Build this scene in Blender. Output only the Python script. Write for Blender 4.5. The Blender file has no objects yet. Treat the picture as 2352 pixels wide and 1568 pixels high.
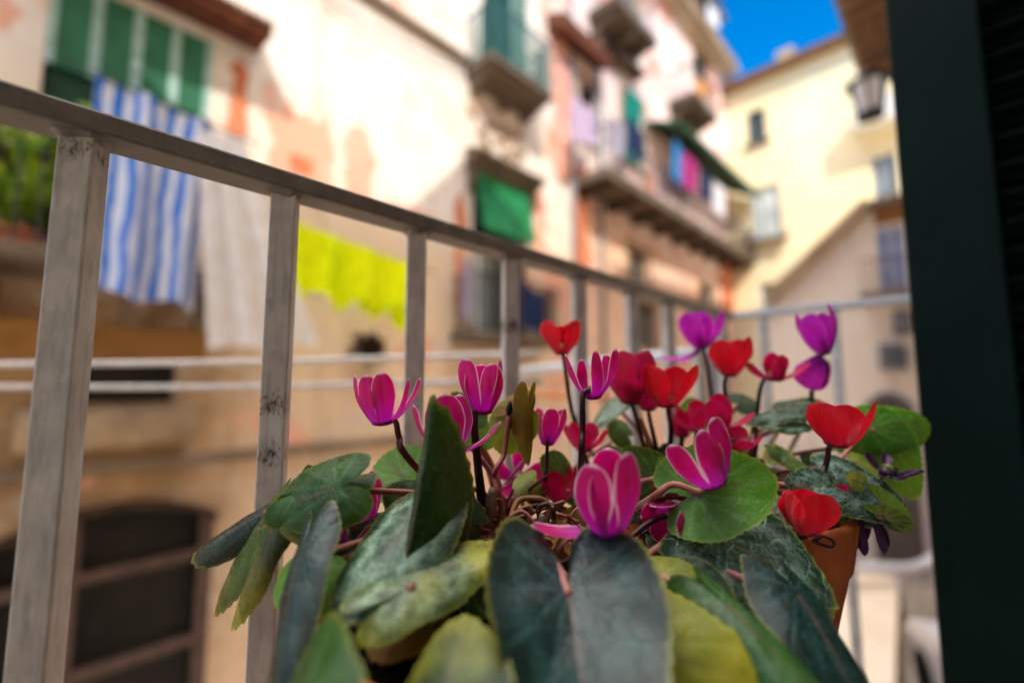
import bpy, math, random
import numpy as np
from mathutils import Vector, Matrix, noise as mnoise
random.seed(7)
C = bpy.context.scene.collection
R = math.radians
PI = math.pi

# ------------------------------------------------------------------ camera
AZ = R(44.4); PITCH = R(5.5); FPX = 1045.3
CAM = Vector((0, 0, 4.2))                     # street level is z = 0, the balcony is one floor up
FH = Vector((math.cos(AZ), math.sin(AZ), 0))  # looking across the street and along it
RT = Vector((math.sin(AZ), -math.cos(AZ), 0))
FW = FH*math.cos(PITCH) + Vector((0, 0, math.sin(PITCH)))
UP = -FH*math.sin(PITCH) + Vector((0, 0, math.cos(PITCH)))

def ray(px, py):
    return FW + RT*((px-1176)/FPX) + UP*((784-py)/FPX)
def P(px, py, d):                 # point seen at px,py at distance d along the lens axis
    return CAM + ray(px, py)*d
def onY(px, py, Y):               # point on a street wall y = Y
    r = ray(px, py); return CAM + r*(Y/r.y)
def onX(px, py, X):
    r = ray(px, py); return CAM + r*(X/r.x)
def camdir(r, u, t):              # direction given as right, up, towards the lens
    return (RT*r + UP*u - FW*t).normalized()

# ------------------------------------------------------------------ mesh helpers
class MB:
    def __init__(s):
        s.v = []; s.f = []; s.uv = []; s.mi = []; s.smooth = False
    def quad(s, a, b, c, d, uv=None, mi=0):
        n = len(s.v); s.v += [tuple(a), tuple(b), tuple(c), tuple(d)]
        s.f.append((n, n+1, n+2, n+3)); s.mi.append(mi)
        s.uv += uv or [(0, 0), (1, 0), (1, 1), (0, 1)]
    def box(s, x0, x1, y0, y1, z0, z1, mi=0):
        s.obox(Vector(((x0+x1)/2, (y0+y1)/2, (z0+z1)/2)), Vector((1, 0, 0)), Vector((0, 1, 0)), Vector((0, 0, 1)),
               abs(x1-x0)/2, abs(y1-y0)/2, abs(z1-z0)/2, mi)
    def obox(s, c, ax, ay, az, hx, hy, hz, mi=0):
        n = len(s.v)
        for k in (-1, 1):
            for j in (-1, 1):
                for i in (-1, 1):
                    s.v.append(tuple(c + ax*(i*hx) + ay*(j*hy) + az*(k*hz)))
        for f in ((0, 2, 3, 1), (4, 5, 7, 6), (0, 1, 5, 4), (2, 6, 7, 3), (1, 3, 7, 5), (0, 4, 6, 2)):
            s.f.append(tuple(n+q for q in f)); s.mi.append(mi)
            s.uv += [(0, 0), (1, 0), (1, 1), (0, 1)]
    def bar(s, a, b, w, h=None, roll=0):
        a = Vector(a); b = Vector(b); h = h or w
        ax = (b-a); L = ax.length; ax.normalize()
        up = Vector((0, 0, 1)) if abs(ax.z) < .95 else Vector((0, 1, 0))
        ay = up.cross(ax).normalized(); az = ax.cross(ay)
        if roll:
            q = Matrix.Rotation(roll, 3, ax); ay = q @ ay; az = q @ az
        s.obox((a+b)/2, ax, ay, az, L/2, w/2, h/2)
    def grid(s, pts, uvs=None, mi=0, close=False):
        n = len(s.v); ny = len(pts); nx = len(pts[0])
        for row in pts: s.v += [tuple(p) for p in row]
        for j in range(ny-1):
            for i in range(nx-1 + (1 if close else 0)):
                i2 = (i+1) % nx
                s.f.append((n+j*nx+i, n+j*nx+i2, n+(j+1)*nx+i2, n+(j+1)*nx+i)); s.mi.append(mi)
                if uvs: s.uv += [uvs[j][i], uvs[j][i2], uvs[j+1][i2], uvs[j+1][i]]
                else: s.uv += [(i/nx, j/ny), ((i+1)/nx, j/ny), ((i+1)/nx, (j+1)/ny), (i/nx, (j+1)/ny)]
    def tube(s, pts, rads, n=8, caps=True):
        pts = [Vector(p) for p in pts]
        if not hasattr(rads, '__len__'): rads = [rads]*len(pts)
        rows = []; prev = None
        for i, p in enumerate(pts):
            t = (pts[min(i+1, len(pts)-1)] - pts[max(i-1, 0)]).normalized()
            if prev is None:
                prev = t.orthogonal().normalized()
            prev = (prev - t*prev.dot(t)).normalized(); q = t.cross(prev)
            rows.append([p + (prev*math.cos(a)+q*math.sin(a))*rads[i] for a in (2*PI*k/n for k in range(n))])
        m = len(s.v); s.grid(rows, close=True)
        if caps:
            s.f.append(tuple(m+k for k in reversed(range(n)))); s.mi.append(0); s.uv += [(0, 0)]*n
            b = m+(len(pts)-1)*n
            s.f.append(tuple(b+k for k in range(n))); s.mi.append(0); s.uv += [(0, 1)]*n
    def lathe(s, prof, c, n=48, mi=0):
        rows = [[Vector((c[0]+r*math.cos(2*PI*k/n), c[1]+r*math.sin(2*PI*k/n), c[2]+z)) for k in range(n)] for r, z in prof]
        s.grid(rows, close=True, mi=mi)
    def poly(s, pts, mi=0):
        n = len(s.v); s.v += [tuple(p) for p in pts]
        s.f.append(tuple(range(n, n+len(pts)))); s.mi.append(mi); s.uv += [(0, 0)]*len(pts)
    def prism(s, pts, off, mi=0):
        off = Vector(off); a = [Vector(p) for p in pts]; b = [p+off for p in a]
        s.poly(a, mi); s.poly(list(reversed(b)), mi)
        for i in range(len(a)):
            j = (i+1) % len(a); s.quad(a[j], a[i], b[i], b[j], mi=mi)
    def build(s, name, mats, parent=None, smooth=False, bevel=0, attrs=None):
        me = bpy.data.meshes.new(name)
        par = parent.matrix_world.translation if False else (world_loc(parent) if parent else None)
        if parent is None:
            arr = np.array(s.v); o0 = Vector(((arr[:, 0].min()+arr[:, 0].max())/2, (arr[:, 1].min()+arr[:, 1].max())/2, arr[:, 2].min()))
        else:
            o0 = par
        me.from_pydata([(p[0]-o0.x, p[1]-o0.y, p[2]-o0.z) for p in s.v], [], s.f)
        uvl = me.uv_layers.new(name='UVMap')
        uvl.data.foreach_set('uv', np.array(s.uv, dtype=np.float32).ravel())
        if not isinstance(mats, (list, tuple)): mats = [mats]
        for m in mats: me.materials.append(m)
        me.polygons.foreach_set('material_index', s.mi)
        if smooth: me.polygons.foreach_set('use_smooth', [True]*len(s.f))
        if attrs:
            for k, vals in attrs.items():
                a = me.attributes.new(k, 'FLOAT', 'POINT'); a.data.foreach_set('value', np.array(vals, dtype=np.float32))
        me.update()
        o = bpy.data.objects.new(name, me); C.objects.link(o)
        if parent is not None: o.parent = parent
        else: o.location = o0
        if bevel:
            b = o.modifiers.new('Bevel', 'BEVEL'); b.width = bevel; b.segments = 2; b.limit_method = 'ANGLE'
        return o

def world_loc(o):
    v = Vector((0, 0, 0))
    while o is not None:
        v += o.location; o = o.parent
    return v
def tag(o, label=None, cat=None, group=None, kind=None):
    if label: o['label'] = label
    if cat: o['category'] = cat
    if group: o['group'] = group
    if kind: o['kind'] = kind
    return o
def empty(name, loc, label, cat, group=None):
    o = bpy.data.objects.new(name, None); C.objects.link(o); o.location = loc; o.empty_display_size = .05
    return tag(o, label, cat, group)
def struct(o): o['kind'] = 'structure'; return o
def crom(pts, n=8):
    pts = [Vector(p) for p in pts]
    if len(pts) < 3:
        return [pts[0].lerp(pts[1], k/n) for k in range(n+1)]
    q = [pts[0]*2-pts[1]] + pts + [pts[-1]*2-pts[-2]]; out = []
    for i in range(1, len(q)-2):
        a, b, c, d = q[i-1:i+3]
        for k in range(n):
            t = k/n
            out.append(.5*((2*b)+(c-a)*t+(2*a-5*b+4*c-d)*t*t+(3*b-a-3*c+d)*t**3))
    out.append(pts[-1]); return out

# ------------------------------------------------------------------ materials
def lin(h):
    h = h.lstrip('#'); c = [int(h[i:i+2], 16)/255 for i in (0, 2, 4)]
    return tuple((x/12.92 if x <= .04045 else ((x+.055)/1.055)**2.4) for x in c) + (1,)
class NT:
    def __init__(s, name):
        s.m = bpy.data.materials.new(name); s.m.use_nodes = True; s.t = s.m.node_tree; s.t.nodes.clear()
        s.out = s.n('ShaderNodeOutputMaterial')
    def n(s, typ, **kw):
        x = s.t.nodes.new(typ)
        for k, v in kw.items():
            if k in x.bl_rna.properties: setattr(x, k, v)
            else: x.inputs[k].default_value = v
        return x
    def l(s, a, b): s.t.links.new(a, b)
    def put(s, sock, v):
        if isinstance(v, bpy.types.NodeSocket): s.l(v, sock)
        else: sock.default_value = v
    def math(s, op, a, b=None, clamp=False):
        x = s.n('ShaderNodeMath', operation=op, use_clamp=clamp); s.put(x.inputs[0], a)
        if b is not None: s.put(x.inputs[1], b)
        return x.outputs[0]
    def mr(s, v, a, b, c=0., d=1., smooth=True):
        x = s.n('ShaderNodeMapRange', interpolation_type='SMOOTHSTEP' if smooth else 'LINEAR')
        s.put(x.inputs[0], v); x.inputs[1].default_value = a; x.inputs[2].default_value = b
        x.inputs[3].default_value = c; x.inputs[4].default_value = d
        return x.outputs[0]
    def mix(s, f, a, b, mode='MIX'):
        x = s.n('ShaderNodeMix', data_type='RGBA', blend_type=mode)
        s.put(x.inputs[0], f); s.put(x.inputs[6], a); s.put(x.inputs[7], b); return x.outputs[2]
    def noise(s, vec, scale, detail=4, rough=.55):
        x = s.n('ShaderNodeTexNoise'); x.inputs['Scale'].default_value = scale; x.inputs['Detail'].default_value = detail
        x.inputs['Roughness'].default_value = rough
        if vec is not None: s.l(vec, x.inputs['Vector'])
        return x.outputs[0]
    def pos(s): return s.n('ShaderNodeNewGeometry').outputs['Position']
    def obj(s): return s.n('ShaderNodeTexCoord').outputs['Object']
    def uv(s): return s.n('ShaderNodeTexCoord').outputs['UV']
    def attr(s, name): return s.n('ShaderNodeAttribute', attribute_name=name).outputs['Fac']
    def scale(s, vec, sc):
        x = s.n('ShaderNodeMapping'); s.l(vec, x.inputs[0]); x.inputs['Scale'].default_value = sc; return x.outputs[0]
    def bsdf(s, col, rough=.6, spec=.4, metal=0, bump=None, bstr=.3, bdist=.002, **kw):
        b = s.n('ShaderNodeBsdfPrincipled'); s.put(b.inputs['Base Color'], col); s.put(b.inputs['Roughness'], rough)
        b.inputs['Specular IOR Level'].default_value = spec; b.inputs['Metallic'].default_value = metal
        for k, v in kw.items(): s.put(b.inputs[k.replace('_', ' ')], v)
        if bump is not None:
            bp = s.n('ShaderNodeBump'); bp.inputs['Strength'].default_value = bstr; bp.inputs['Distance'].default_value = bdist
            s.l(bump, bp.inputs['Height']); s.l(bp.outputs[0], b.inputs['Normal'])
        return b
    def done(s, sh):
        s.l(sh.outputs[0] if hasattr(sh, 'outputs') else sh, s.out.inputs[0]); return s.m

def simple(name, col, rough=.6, spec=.4, var=.25, scale=6, metal=0):
    t = NT(name); p = t.pos(); f = t.noise(p, scale, 5)
    c = lin(col) if isinstance(col, str) else col
    dk = tuple(x*(1-var) for x in c[:3])+(1,); lt = tuple(min(1, x*(1+var)) for x in c[:3])+(1,)
    return t.done(t.bsdf(t.mix(t.mr(f, .3, .7), dk, lt), rough, spec, metal, bump=f, bstr=.15, bdist=.01))

def stucco(name, cols, scale=.6, stain='#8a6a48', stain_amt=.5, patches=None, patch_thr=.62, shade_zgrad=None, grime_shade=False):
    """old plaster: large cloudy tone changes, streaks running down, flaked patches of another coat"""
    t = NT(name); p = t.pos()
    a = t.noise(p, scale, 6, .6); b = t.noise(p, scale*5, 6, .65)
    c = t.mix(t.mr(a, .35, .65), lin(cols[0]), lin(cols[1]))
    c = t.mix(t.mr(b, .45, .7, 0, .5), c, lin(cols[2]))
    if shade_zgrad:  # lower zone: tone of the shaded wall put into the colour by height
        z = t.n('ShaderNodeSeparateXYZ'); t.l(p, z.inputs[0])
        zz = t.math('ADD', z.outputs[2], t.math('MULTIPLY', t.math('SUBTRACT', a, .5), 1.6))
        c = t.mix(t.mr(zz, shade_zgrad[0], shade_zgrad[1], 1, 0), c, t.mix(t.mr(b, .35, .7), lin(shade_zgrad[2]), lin(shade_zgrad[3])))
    st = t.noise(t.scale(p, (1.4, 1.4, .18)), 1.6, 6, .7)
    c = t.mix(t.mr(st, .52, .78, 0, stain_amt), c, lin(stain))
    if grime_shade:  # dirt mixed with painted shade under balcony and cornice, lower left wall
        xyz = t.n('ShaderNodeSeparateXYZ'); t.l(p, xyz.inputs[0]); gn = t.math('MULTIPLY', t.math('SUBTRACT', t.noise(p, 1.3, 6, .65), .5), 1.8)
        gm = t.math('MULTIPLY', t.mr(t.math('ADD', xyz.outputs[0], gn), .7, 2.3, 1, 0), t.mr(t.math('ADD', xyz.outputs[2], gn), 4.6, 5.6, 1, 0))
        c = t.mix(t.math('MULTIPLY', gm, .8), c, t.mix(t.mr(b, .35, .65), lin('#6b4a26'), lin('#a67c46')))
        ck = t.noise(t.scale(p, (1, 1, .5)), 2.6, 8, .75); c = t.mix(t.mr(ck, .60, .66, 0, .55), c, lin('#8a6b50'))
    if patches:
        gp = t.noise(t.scale(p, (.8, .8, 1.1)), 1.4, 8, .68); c = t.mix(t.mr(gp, .56, .63, 0, .55), c, lin('#cdc2b6'))
        pn = t.noise(t.scale(p, (1, 1, .7)), .9, 7, .62)
        c = t.mix(t.mr(pn, patch_thr, patch_thr+.05), c, lin(patches))
    return t.done(t.bsdf(c, .9, .15, bump=t.noise(p, 9, 8, .7), bstr=.5, bdist=.02))

# weathered white paint on the balcony iron: rust freckles, scuffs, brush streaks
def paint_mat(name, spots=(), cols=('#b2afac', '#d0cdc9')):
    t = NT(name); p = t.pos()
    a = t.noise(p, 38, 6, .65); b = t.noise(t.scale(p, (1, 1, .15)), 240, 4, .6); s = t.noise(t.scale(p, (1, 1, .5)), 420, 6, .7)
    c = t.mix(t.mr(a, .3, .7), lin(cols[0]), lin(cols[1]))
    c = t.mix(t.mr(b, .45, .7, 0, .45), c, lin('#85817d'))
    c = t.mix(t.mr(t.noise(p, 60, 8, .75), .62, .70, 0, .8), c, lin('#b7a999'))
    c = t.mix(t.mr(t.noise(p, 95, 8, .7), .68, .74, 0, .9), c, lin('#5b3d28'))
    h = a
    for (q, rad) in spots:
        v = t.n('ShaderNodeVectorMath', operation='DISTANCE'); t.l(p, v.inputs[0]); v.inputs[1].default_value = q
        dd = t.math('ADD', v.outputs['Value'], t.math('MULTIPLY', t.math('SUBTRACT', s, .5), rad*2.2))
        c = t.mix(t.mr(dd, rad*.45, rad, .95, 0), c, lin('#3d2415'))
    bump = t.math('ADD', t.math('MULTIPLY', a, .8), t.math('MULTIPLY', s, .35))
    return t.done(t.bsdf(c, t.mr(a, .3, .7, .38, .6), .45, bump=bump, bstr=.6, bdist=.0012))

def petal_mat(name, core, mid, base, edge, edge_amt=1.0, trans=.35):
    t = NT(name); u = t.n('ShaderNodeSeparateXYZ'); t.l(t.uv(), u.inputs[0])
    tx = t.math('ABSOLUTE', t.math('SUBTRACT', t.math('MULTIPLY', u.outputs[0], 2.), 1.)); s = u.outputs[1]
    p = t.pos(); nz = t.noise(t.scale(t.uv(), (26, 2.2, 1)), 1.5, 5, .6); nl = t.noise(p, 55, 3)
    c = t.mix(t.mr(nl, .35, .65), lin(core), lin(mid))
    c = t.mix(t.mr(nz, .42, .68, 0, .6), c, lin(base))
    c = t.mix(t.mr(tx, .25, .95, 0, .55), c, lin(mid))
    c = t.mix(t.mr(s, .08, .62, .85, 0), c, lin(base))
    e = t.math('MAXIMUM', t.mr(t.math('ADD', tx, t.math('MULTIPLY', t.math('SUBTRACT', nz, .5), .22)), .865, .985), t.mr(s, .94, .995))
    e = t.math('MULTIPLY', e, t.mr(s, .08, .35)); e = t.math('MULTIPLY', e, edge_amt)
    c = t.mix(e, c, lin(edge))
    c = t.mix(t.mr(s, .0, .06, 1, 0), c, lin('#3a0626'))
    b = t.bsdf(c, .42, .35, bump=nz, bstr=.35, bdist=.0006, Sheen_Weight=.15)
    tr = t.n('ShaderNodeBsdfTranslucent'); t.l(c, tr.inputs[0])
    m = t.n('ShaderNodeMixShader'); m.inputs[0].default_value = trans
    t.l(b.outputs[0], m.inputs[1]); t.l(tr.outputs[0], m.inputs[2]); return t.done(m)

def leaf_mat(name, dark, mid, silver, under, yellow='#b9b53a', trans=.18, silv=.75, rough=.27, netv=.32):
    t = NT(name); p = t.obj(); uv = t.uv()
    n1 = t.noise(p, 70, 5, .6); n2 = t.noise(uv, 7, 5, .65); n3 = t.noise(uv, 26, 6, .7)
    c = t.mix(t.mr(n1, .3, .7), lin(dark), lin(mid))
    sv = t.math('MULTIPLY', t.attr('silver'), t.mr(n2, .30, .62)); sv = t.math('MULTIPLY', sv, t.mr(n3, .28, .6, .35, 1))
    c = t.mix(t.math('MULTIPLY', sv, silv, True), c, lin(silver))
    vo = t.n('ShaderNodeTexVoronoi', feature='DISTANCE_TO_EDGE'); vo.inputs['Scale'].default_value = 6.5
    wv = t.n('ShaderNodeVectorMath', operation='ADD'); t.l(uv, wv.inputs[0]); nzc = t.n('ShaderNodeTexNoise'); nzc.inputs['Scale'].default_value = 6; t.l(uv, nzc.inputs['Vector'])
    sc_ = t.n('ShaderNodeVectorMath', operation='SCALE'); t.l(nzc.outputs['Color'], sc_.inputs[0]); sc_.inputs['Scale'].default_value = .16; t.l(sc_.outputs[0], wv.inputs[1]); t.l(wv.outputs[0], vo.inputs['Vector'])
    net = t.math('MULTIPLY', t.mr(vo.outputs[0], .0, .06, 1, 0), t.mr(n2, .3, .65, netv*.15, netv))
    c = t.mix(t.math('MULTIPLY', net, silv, True), c, lin(silver))
    c = t.mix(t.math('MULTIPLY', t.attr('vein'), t.mr(n3, .3, .7, .1, .55)), c, lin(silver))
    c = t.mix(t.math('MULTIPLY', t.attr('midrib'), .7), c, lin('#6e4c45'))
    yl = t.math('MULTIPLY', t.attr('yellow'), t.mr(n2, .25, .6, .4, 1))
    c = t.mix(yl, c, lin(yellow))
    ed = t.math('MULTIPLY', t.mr(t.attr('rho'), .93, 1.0), .35); c = t.mix(ed, c, lin(yellow))
    c = t.mix(t.mr(t.noise(uv, 34, 4, .5), .70, .76, 0, .7), c, lin('#54411c'))
    g = t.n('ShaderNodeNewGeometry'); cu = t.mix(t.mr(n2, .3, .7), lin(under), tuple(.6*x for x in lin(under)[:3])+(1,))
    cu = t.mix(t.math('MULTIPLY', t.attr('vein'), .5), cu, lin('#b9b97a'))
    c = t.mix(g.outputs['Backfacing'], c, cu)
    bm = t.math('ADD', t.math('MULTIPLY', net, -1.0), t.math('MULTIPLY', n3, .7))
    b = t.bsdf(c, t.mr(n3, .3, .7, rough-.08, rough+.10), .42, bump=bm, bstr=.55, bdist=.0012)
    tr = t.n('ShaderNodeBsdfTranslucent'); t.l(t.mix(.5, c, lin('#7da022')), tr.inputs[0])
    m = t.n('ShaderNodeMixShader'); m.inputs[0].default_value = trans
    t.l(b.outputs[0], m.inputs[1]); t.l(tr.outputs[0], m.inputs[2]); return t.done(m)

def stalk_mat(name, a, b):
    t = NT(name); p = t.pos(); n = t.noise(p, 140, 4); n2 = t.noise(p, 30, 3)
    c = t.mix(t.mr(n2, .35, .65), lin(a), lin(b)); c = t.mix(t.mr(n, .5, .8, 0, .5), c, lin('#2a1510'))
    return t.done(t.bsdf(c, .5, .4, bump=n, bstr=.4, bdist=.0006))

def cloth_mat(name, cols, stripes=0, scale=8):
    t = NT(name); u = t.n('ShaderNodeSeparateXYZ'); t.l(t.uv(), u.inputs[0]); p = t.pos(); n = t.noise(p, 7, 4)
    if stripes:
        wob = t.math('MULTIPLY', t.math('SUBTRACT', t.noise(t.uv(), 3.2, 4), .5), .16); x = t.math('FRACT', t.math('MULTIPLY', t.math('ADD', u.outputs[0], wob), float(stripes)))
        c = t.mix(t.mr(x, .46, .54), lin(cols[0]), lin(cols[1]))
        y = t.math('FRACT', t.math('MULTIPLY', u.outputs[0], float(stripes)*.5))
        c = t.mix(t.math('MULTIPLY', t.mr(y, .7, .76), t.mr(x, .5, .5, 1, 0)), c, lin(cols[2]))
    else:
        c = t.mix(t.mr(n, .3, .7), lin(cols[0]), lin(cols[1]))
    b = t.bsdf(c, .85, .15, bump=t.noise(p, 300, 3), bstr=.2, bdist=.002)
    tr = t.n('ShaderNodeBsdfTranslucent'); t.l(c, tr.inputs[0])
    m = t.n('ShaderNodeMixShader'); m.inputs[0].default_value = .3
    t.l(b.outputs[0], m.inputs[1]); t.l(tr.outputs[0], m.inputs[2]); return t.done(m)

def glass_mat(name, a, b):
    t = NT(name); p = t.pos(); n = t.noise(p, .8, 3)
    return t.done(t.bsdf(t.mix(t.mr(n, .35, .65), lin(a), lin(b)), .08, .7))
def foliage_mat(name, a, b, c):
    t = NT(name); o = t.noise(t.pos(), 9, 4)
    col = t.mix(t.mr(o, .35, .6), lin(a), lin(b)); col = t.mix(t.mr(t.noise(t.pos(), 40, 2), .55, .7, 0, .8), col, lin(c))
    bs = t.bsdf(col, .55, .3); tr = t.n('ShaderNodeBsdfTranslucent'); t.l(col, tr.inputs[0])
    m = t.n('ShaderNodeMixShader'); m.inputs[0].default_value = .3
    t.l(bs.outputs[0], m.inputs[1]); t.l(tr.outputs[0], m.inputs[2]); return t.done(m)
def terracotta():
    t = NT('terracotta'); p = t.pos(); a = t.noise(p, 18, 6, .6); b = t.noise(p, 90, 6, .7)
    c = t.mix(t.mr(a, .3, .7), lin('#a9532c'), lin('#c9743f')); c = t.mix(t.mr(b, .55, .75, 0, .5), c, lin('#d9a27c'))
    c = t.mix(t.mr(t.noise(p, 30, 7, .7), .62, .75, 0, .6), c, lin('#5c2c17'))
    return t.done(t.bsdf(c, .8, .25, bump=b, bstr=.4, bdist=.001))
def shutter_paint():
    t = NT('dark_green_shutter_paint'); p = t.pos(); a = t.noise(p, 5, 5); g = t.noise(t.scale(p, (1, 1, .06)), 90, 5, .6)
    c = t.mix(t.mr(a, .3, .7), lin('#02130d'), lin('#031a14')); c = t.mix(t.mr(g, .5, .8, 0, .5), c, lin('#062019'))
    return t.done(t.bsdf(c, .6, .10, bump=g, bstr=.5, bdist=.0014))
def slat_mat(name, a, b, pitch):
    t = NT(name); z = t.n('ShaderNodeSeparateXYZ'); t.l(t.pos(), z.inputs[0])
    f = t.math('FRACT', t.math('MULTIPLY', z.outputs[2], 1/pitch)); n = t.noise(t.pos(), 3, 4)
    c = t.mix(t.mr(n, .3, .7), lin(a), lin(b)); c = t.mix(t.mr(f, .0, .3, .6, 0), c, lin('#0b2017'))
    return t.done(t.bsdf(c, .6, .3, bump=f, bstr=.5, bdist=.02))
def paving():
    t = NT('street_paving'); p = t.pos(); br = t.n('ShaderNodeTexBrick'); t.l(p, br.inputs[0])
    br.inputs['Scale'].default_value = 1.2; br.inputs['Color1'].default_value = lin('#b5aa9c'); br.inputs['Color2'].default_value = lin('#a0968b')
    br.inputs['Mortar'].default_value = lin('#6a625a'); br.inputs['Mortar Size'].default_value = .012
    c = t.mix(t.mr(t.noise(p, 2, 6), .4, .75, 0, .5), br.outputs[0], lin('#7b746c'))
    return t.done(t.bsdf(c, .85, .25, bump=t.noise(p, 20, 6), bstr=.3, bdist=.01))

M = dict(
    plasterA=stucco('cream_peach_plaster', ('#e8dccd', '#efe6da', '#dfc3a8'), .5, '#a5825f', .7, '#e2a98f', .56, shade_zgrad=(6.2, 7.6, '#e6c8a4', '#dfc6ae'), grime_shade=True),
    plasterB=stucco('pink_white_plaster', ('#efcfc0', '#f2dfd4', '#e6b09a'), .45, '#a5866c', .5, '#e09c84', .54, shade_zgrad=(7.4, 8.8, '#f2ccb0', '#eec4a6')),
    plasterC=stucco('cream_yellow_plaster', ('#f0e0b2', '#f4e7c2', '#ecd8a2'), .4, '#bfa478', .3),
    plasterE=stucco('beige_plaster', ('#f0e2d0', '#f3e8d8', '#e8d6bc'), .5, '#8b7b6c', .5, shade_zgrad=(1.5, 3.0, '#cbc3bc', '#d2c8c0')),
    plasterH=stucco('warm_white_plaster', ('#efe2cc', '#f2e6d2', '#e6d3b6'), .6, '#c8ac88', .3),
    plasterD=stucco('brown_plaster', ('#dcc6a8', '#e2cfb4', '#ccb08c'), .7, '#5f4733', .5),
    orange=stucco('faded_orange_plaster', ('#cf7550', '#da8a63', '#c2694a'), 1.2, '#e2b49a', .6),
    rosepink=stucco('rose_pink_plaster', ('#e8a48c', '#eeb49d', '#dd9078'), 1.0, '#e9cfc0', .5),
    stone=stucco('weathered_stone', ('#a58c70', '#b8a184', '#8a7259'), 1.6, '#4e3d2d', .6),
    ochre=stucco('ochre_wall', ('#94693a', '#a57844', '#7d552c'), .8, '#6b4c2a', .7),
    cornice=stucco('grey_brown_cornice', ('#7d6a58', '#8d7a66', '#6b5848'), 2, '#3f3227', .5),
    slab=stucco('balcony_stone', ('#65574a', '#746556', '#51453a'), 2.4, '#3b2d21', .6),
    darkwood=simple('dark_wood', '#3b2a1c', .7, .3, .35, 8),
    brownwood=simple('brown_roof_timber', '#7b5a3e', .75, .25, .3, 4),
    rust=simple('rust_red_tile', '#6a3d2a', .8, .2, .4, 7),
    rooftile=simple('grey_roof_tile', '#8b8f98', .8, .25, .3, 3),
    iron=simple('dark_iron', '#26262b', .5, .4, .3, 20),
    teal=simple('teal_shutter_paint', '#0f5d58', .5, .35, .35, 5),
    tealpale=simple('pale_teal_paint', '#a3c6bd', .5, .3, .2, 5),
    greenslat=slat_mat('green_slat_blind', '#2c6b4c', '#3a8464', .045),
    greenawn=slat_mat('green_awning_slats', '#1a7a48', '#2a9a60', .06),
    darkgreen=simple('dark_green_canvas', '#24432c', .7, .2, .3, 4),
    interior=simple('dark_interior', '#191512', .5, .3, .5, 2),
    greywin=simple('grey_old_shutter', '#5e554d', .7, .2, .3, 5),
    glass=glass_mat('window_glass', '#3a4a50', '#6f8288'),
    palecurtain=simple('pale_curtain', '#c3ccc8', .8, .2, .2, 4),
    bluecurtain=simple('blue_curtain', '#8aa4d6', .8, .2, .35, 5),
    frame=simple('white_frame', '#d9d5cb', .5, .4, .1, 6),
    metalgrey=simple('grey_metal', '#75777a', .45, .4, .2, 12),
    whitepipe=simple('white_enamel_pipe', '#d6d8e0', .3, .5, .06, 20),
    rope=simple('white_plastic_cord', '#cfc6bf', .6, .3, .15, 60),
    ropeorange=simple('orange_cord', '#d07a3f', .6, .3, .15, 60),
    terracotta=terracotta(), soil=simple('potting_soil', '#1c110a', .95, .1, .6, 160),
    shutter=shutter_paint(), paving=paving(),
    kerb=simple('tan_kerb_stone', '#b89363', .8, .2, .2, 4),
    palestone=stucco('pale_paving_stone', ('#e3d3bd', '#ecdfcd', '#d2bfa5'), 1.2, '#9c8a74', .4),
    carwhite=simple('white_car_paint', '#d4d6dc', .2, .6, .03, 2), carglass=glass_mat('car_glass', '#0e1114', '#20262b'),
    tyre=simple('black_rubber', '#111111', .8, .2, .3, 20), taillight=simple('red_light_lens', '#a1141c', .15, .6, .1, 20),
    lampblack=simple('black_lamp_metal', '#0c0d0f', .4, .4, .2, 20), opal=simple('opal_glass', '#f2f6f8', .2, .6, .05, 20),
    bush=foliage_mat('hedge_leaves', '#5d8a14', '#9cb41c', '#2c520e'), dryplant=foliage_mat('dry_leaves', '#2b160a', '#3a2212', '#1a0d06'),
    bark=simple('brown_bark', '#4a3626', .9, .1, .3, 30),
    sheetblue=cloth_mat('blue_white_striped_cloth', ('#3a78d4', '#e0e3f0', '#2560c0'), 7),
    sheetwhite=cloth_mat('off_white_cloth', ('#e2dcd8', '#ecebee')),
    neon=cloth_mat('neon_yellow_cloth', ('#d8ea00', '#f0ff00')), lilac=cloth_mat('lilac_cloth', ('#b6a4c6', '#c9bcd4')),
    tealcloth=cloth_mat('teal_cloth', ('#0b7d70', '#128a7c')), navy=cloth_mat('navy_cloth', ('#1f2c4a', '#2b3c66')),
    bluecloth=cloth_mat('bright_blue_cloth', ('#2a7ab8', '#3a8cc6')), magcloth=cloth_mat('magenta_cloth', ('#a32a72', '#b43a86')),
    greycloth=cloth_mat('grey_lilac_cloth', ('#9a92a4', '#aca6b4')), whitecloth=cloth_mat('white_cloth', ('#d8d6da', '#e4e3e6')),
    orangecloth=cloth_mat('orange_cloth', ('#d98b34', '#e09a48')),
)
# ------------------------------------------------------------------ setting: ground, street
ZG = 0.0
m = MB(); S = 400
m.quad((-S, -S, ZG), (S, -S, ZG), (S, S, ZG), (-S, S, ZG)); struct(m.build('ground', M['paving']))
m = MB(); m.box(-9, 13.9, 4.75, 6.0, ZG+.002, ZG+.13); struct(m.build('pavement', M['palestone'], bevel=.02))
m = MB(); m.box(-9, 13.9, 4.60, 4.748, ZG+.002, ZG+.125); struct(m.build('kerb', M['kerb'], bevel=.015))

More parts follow.
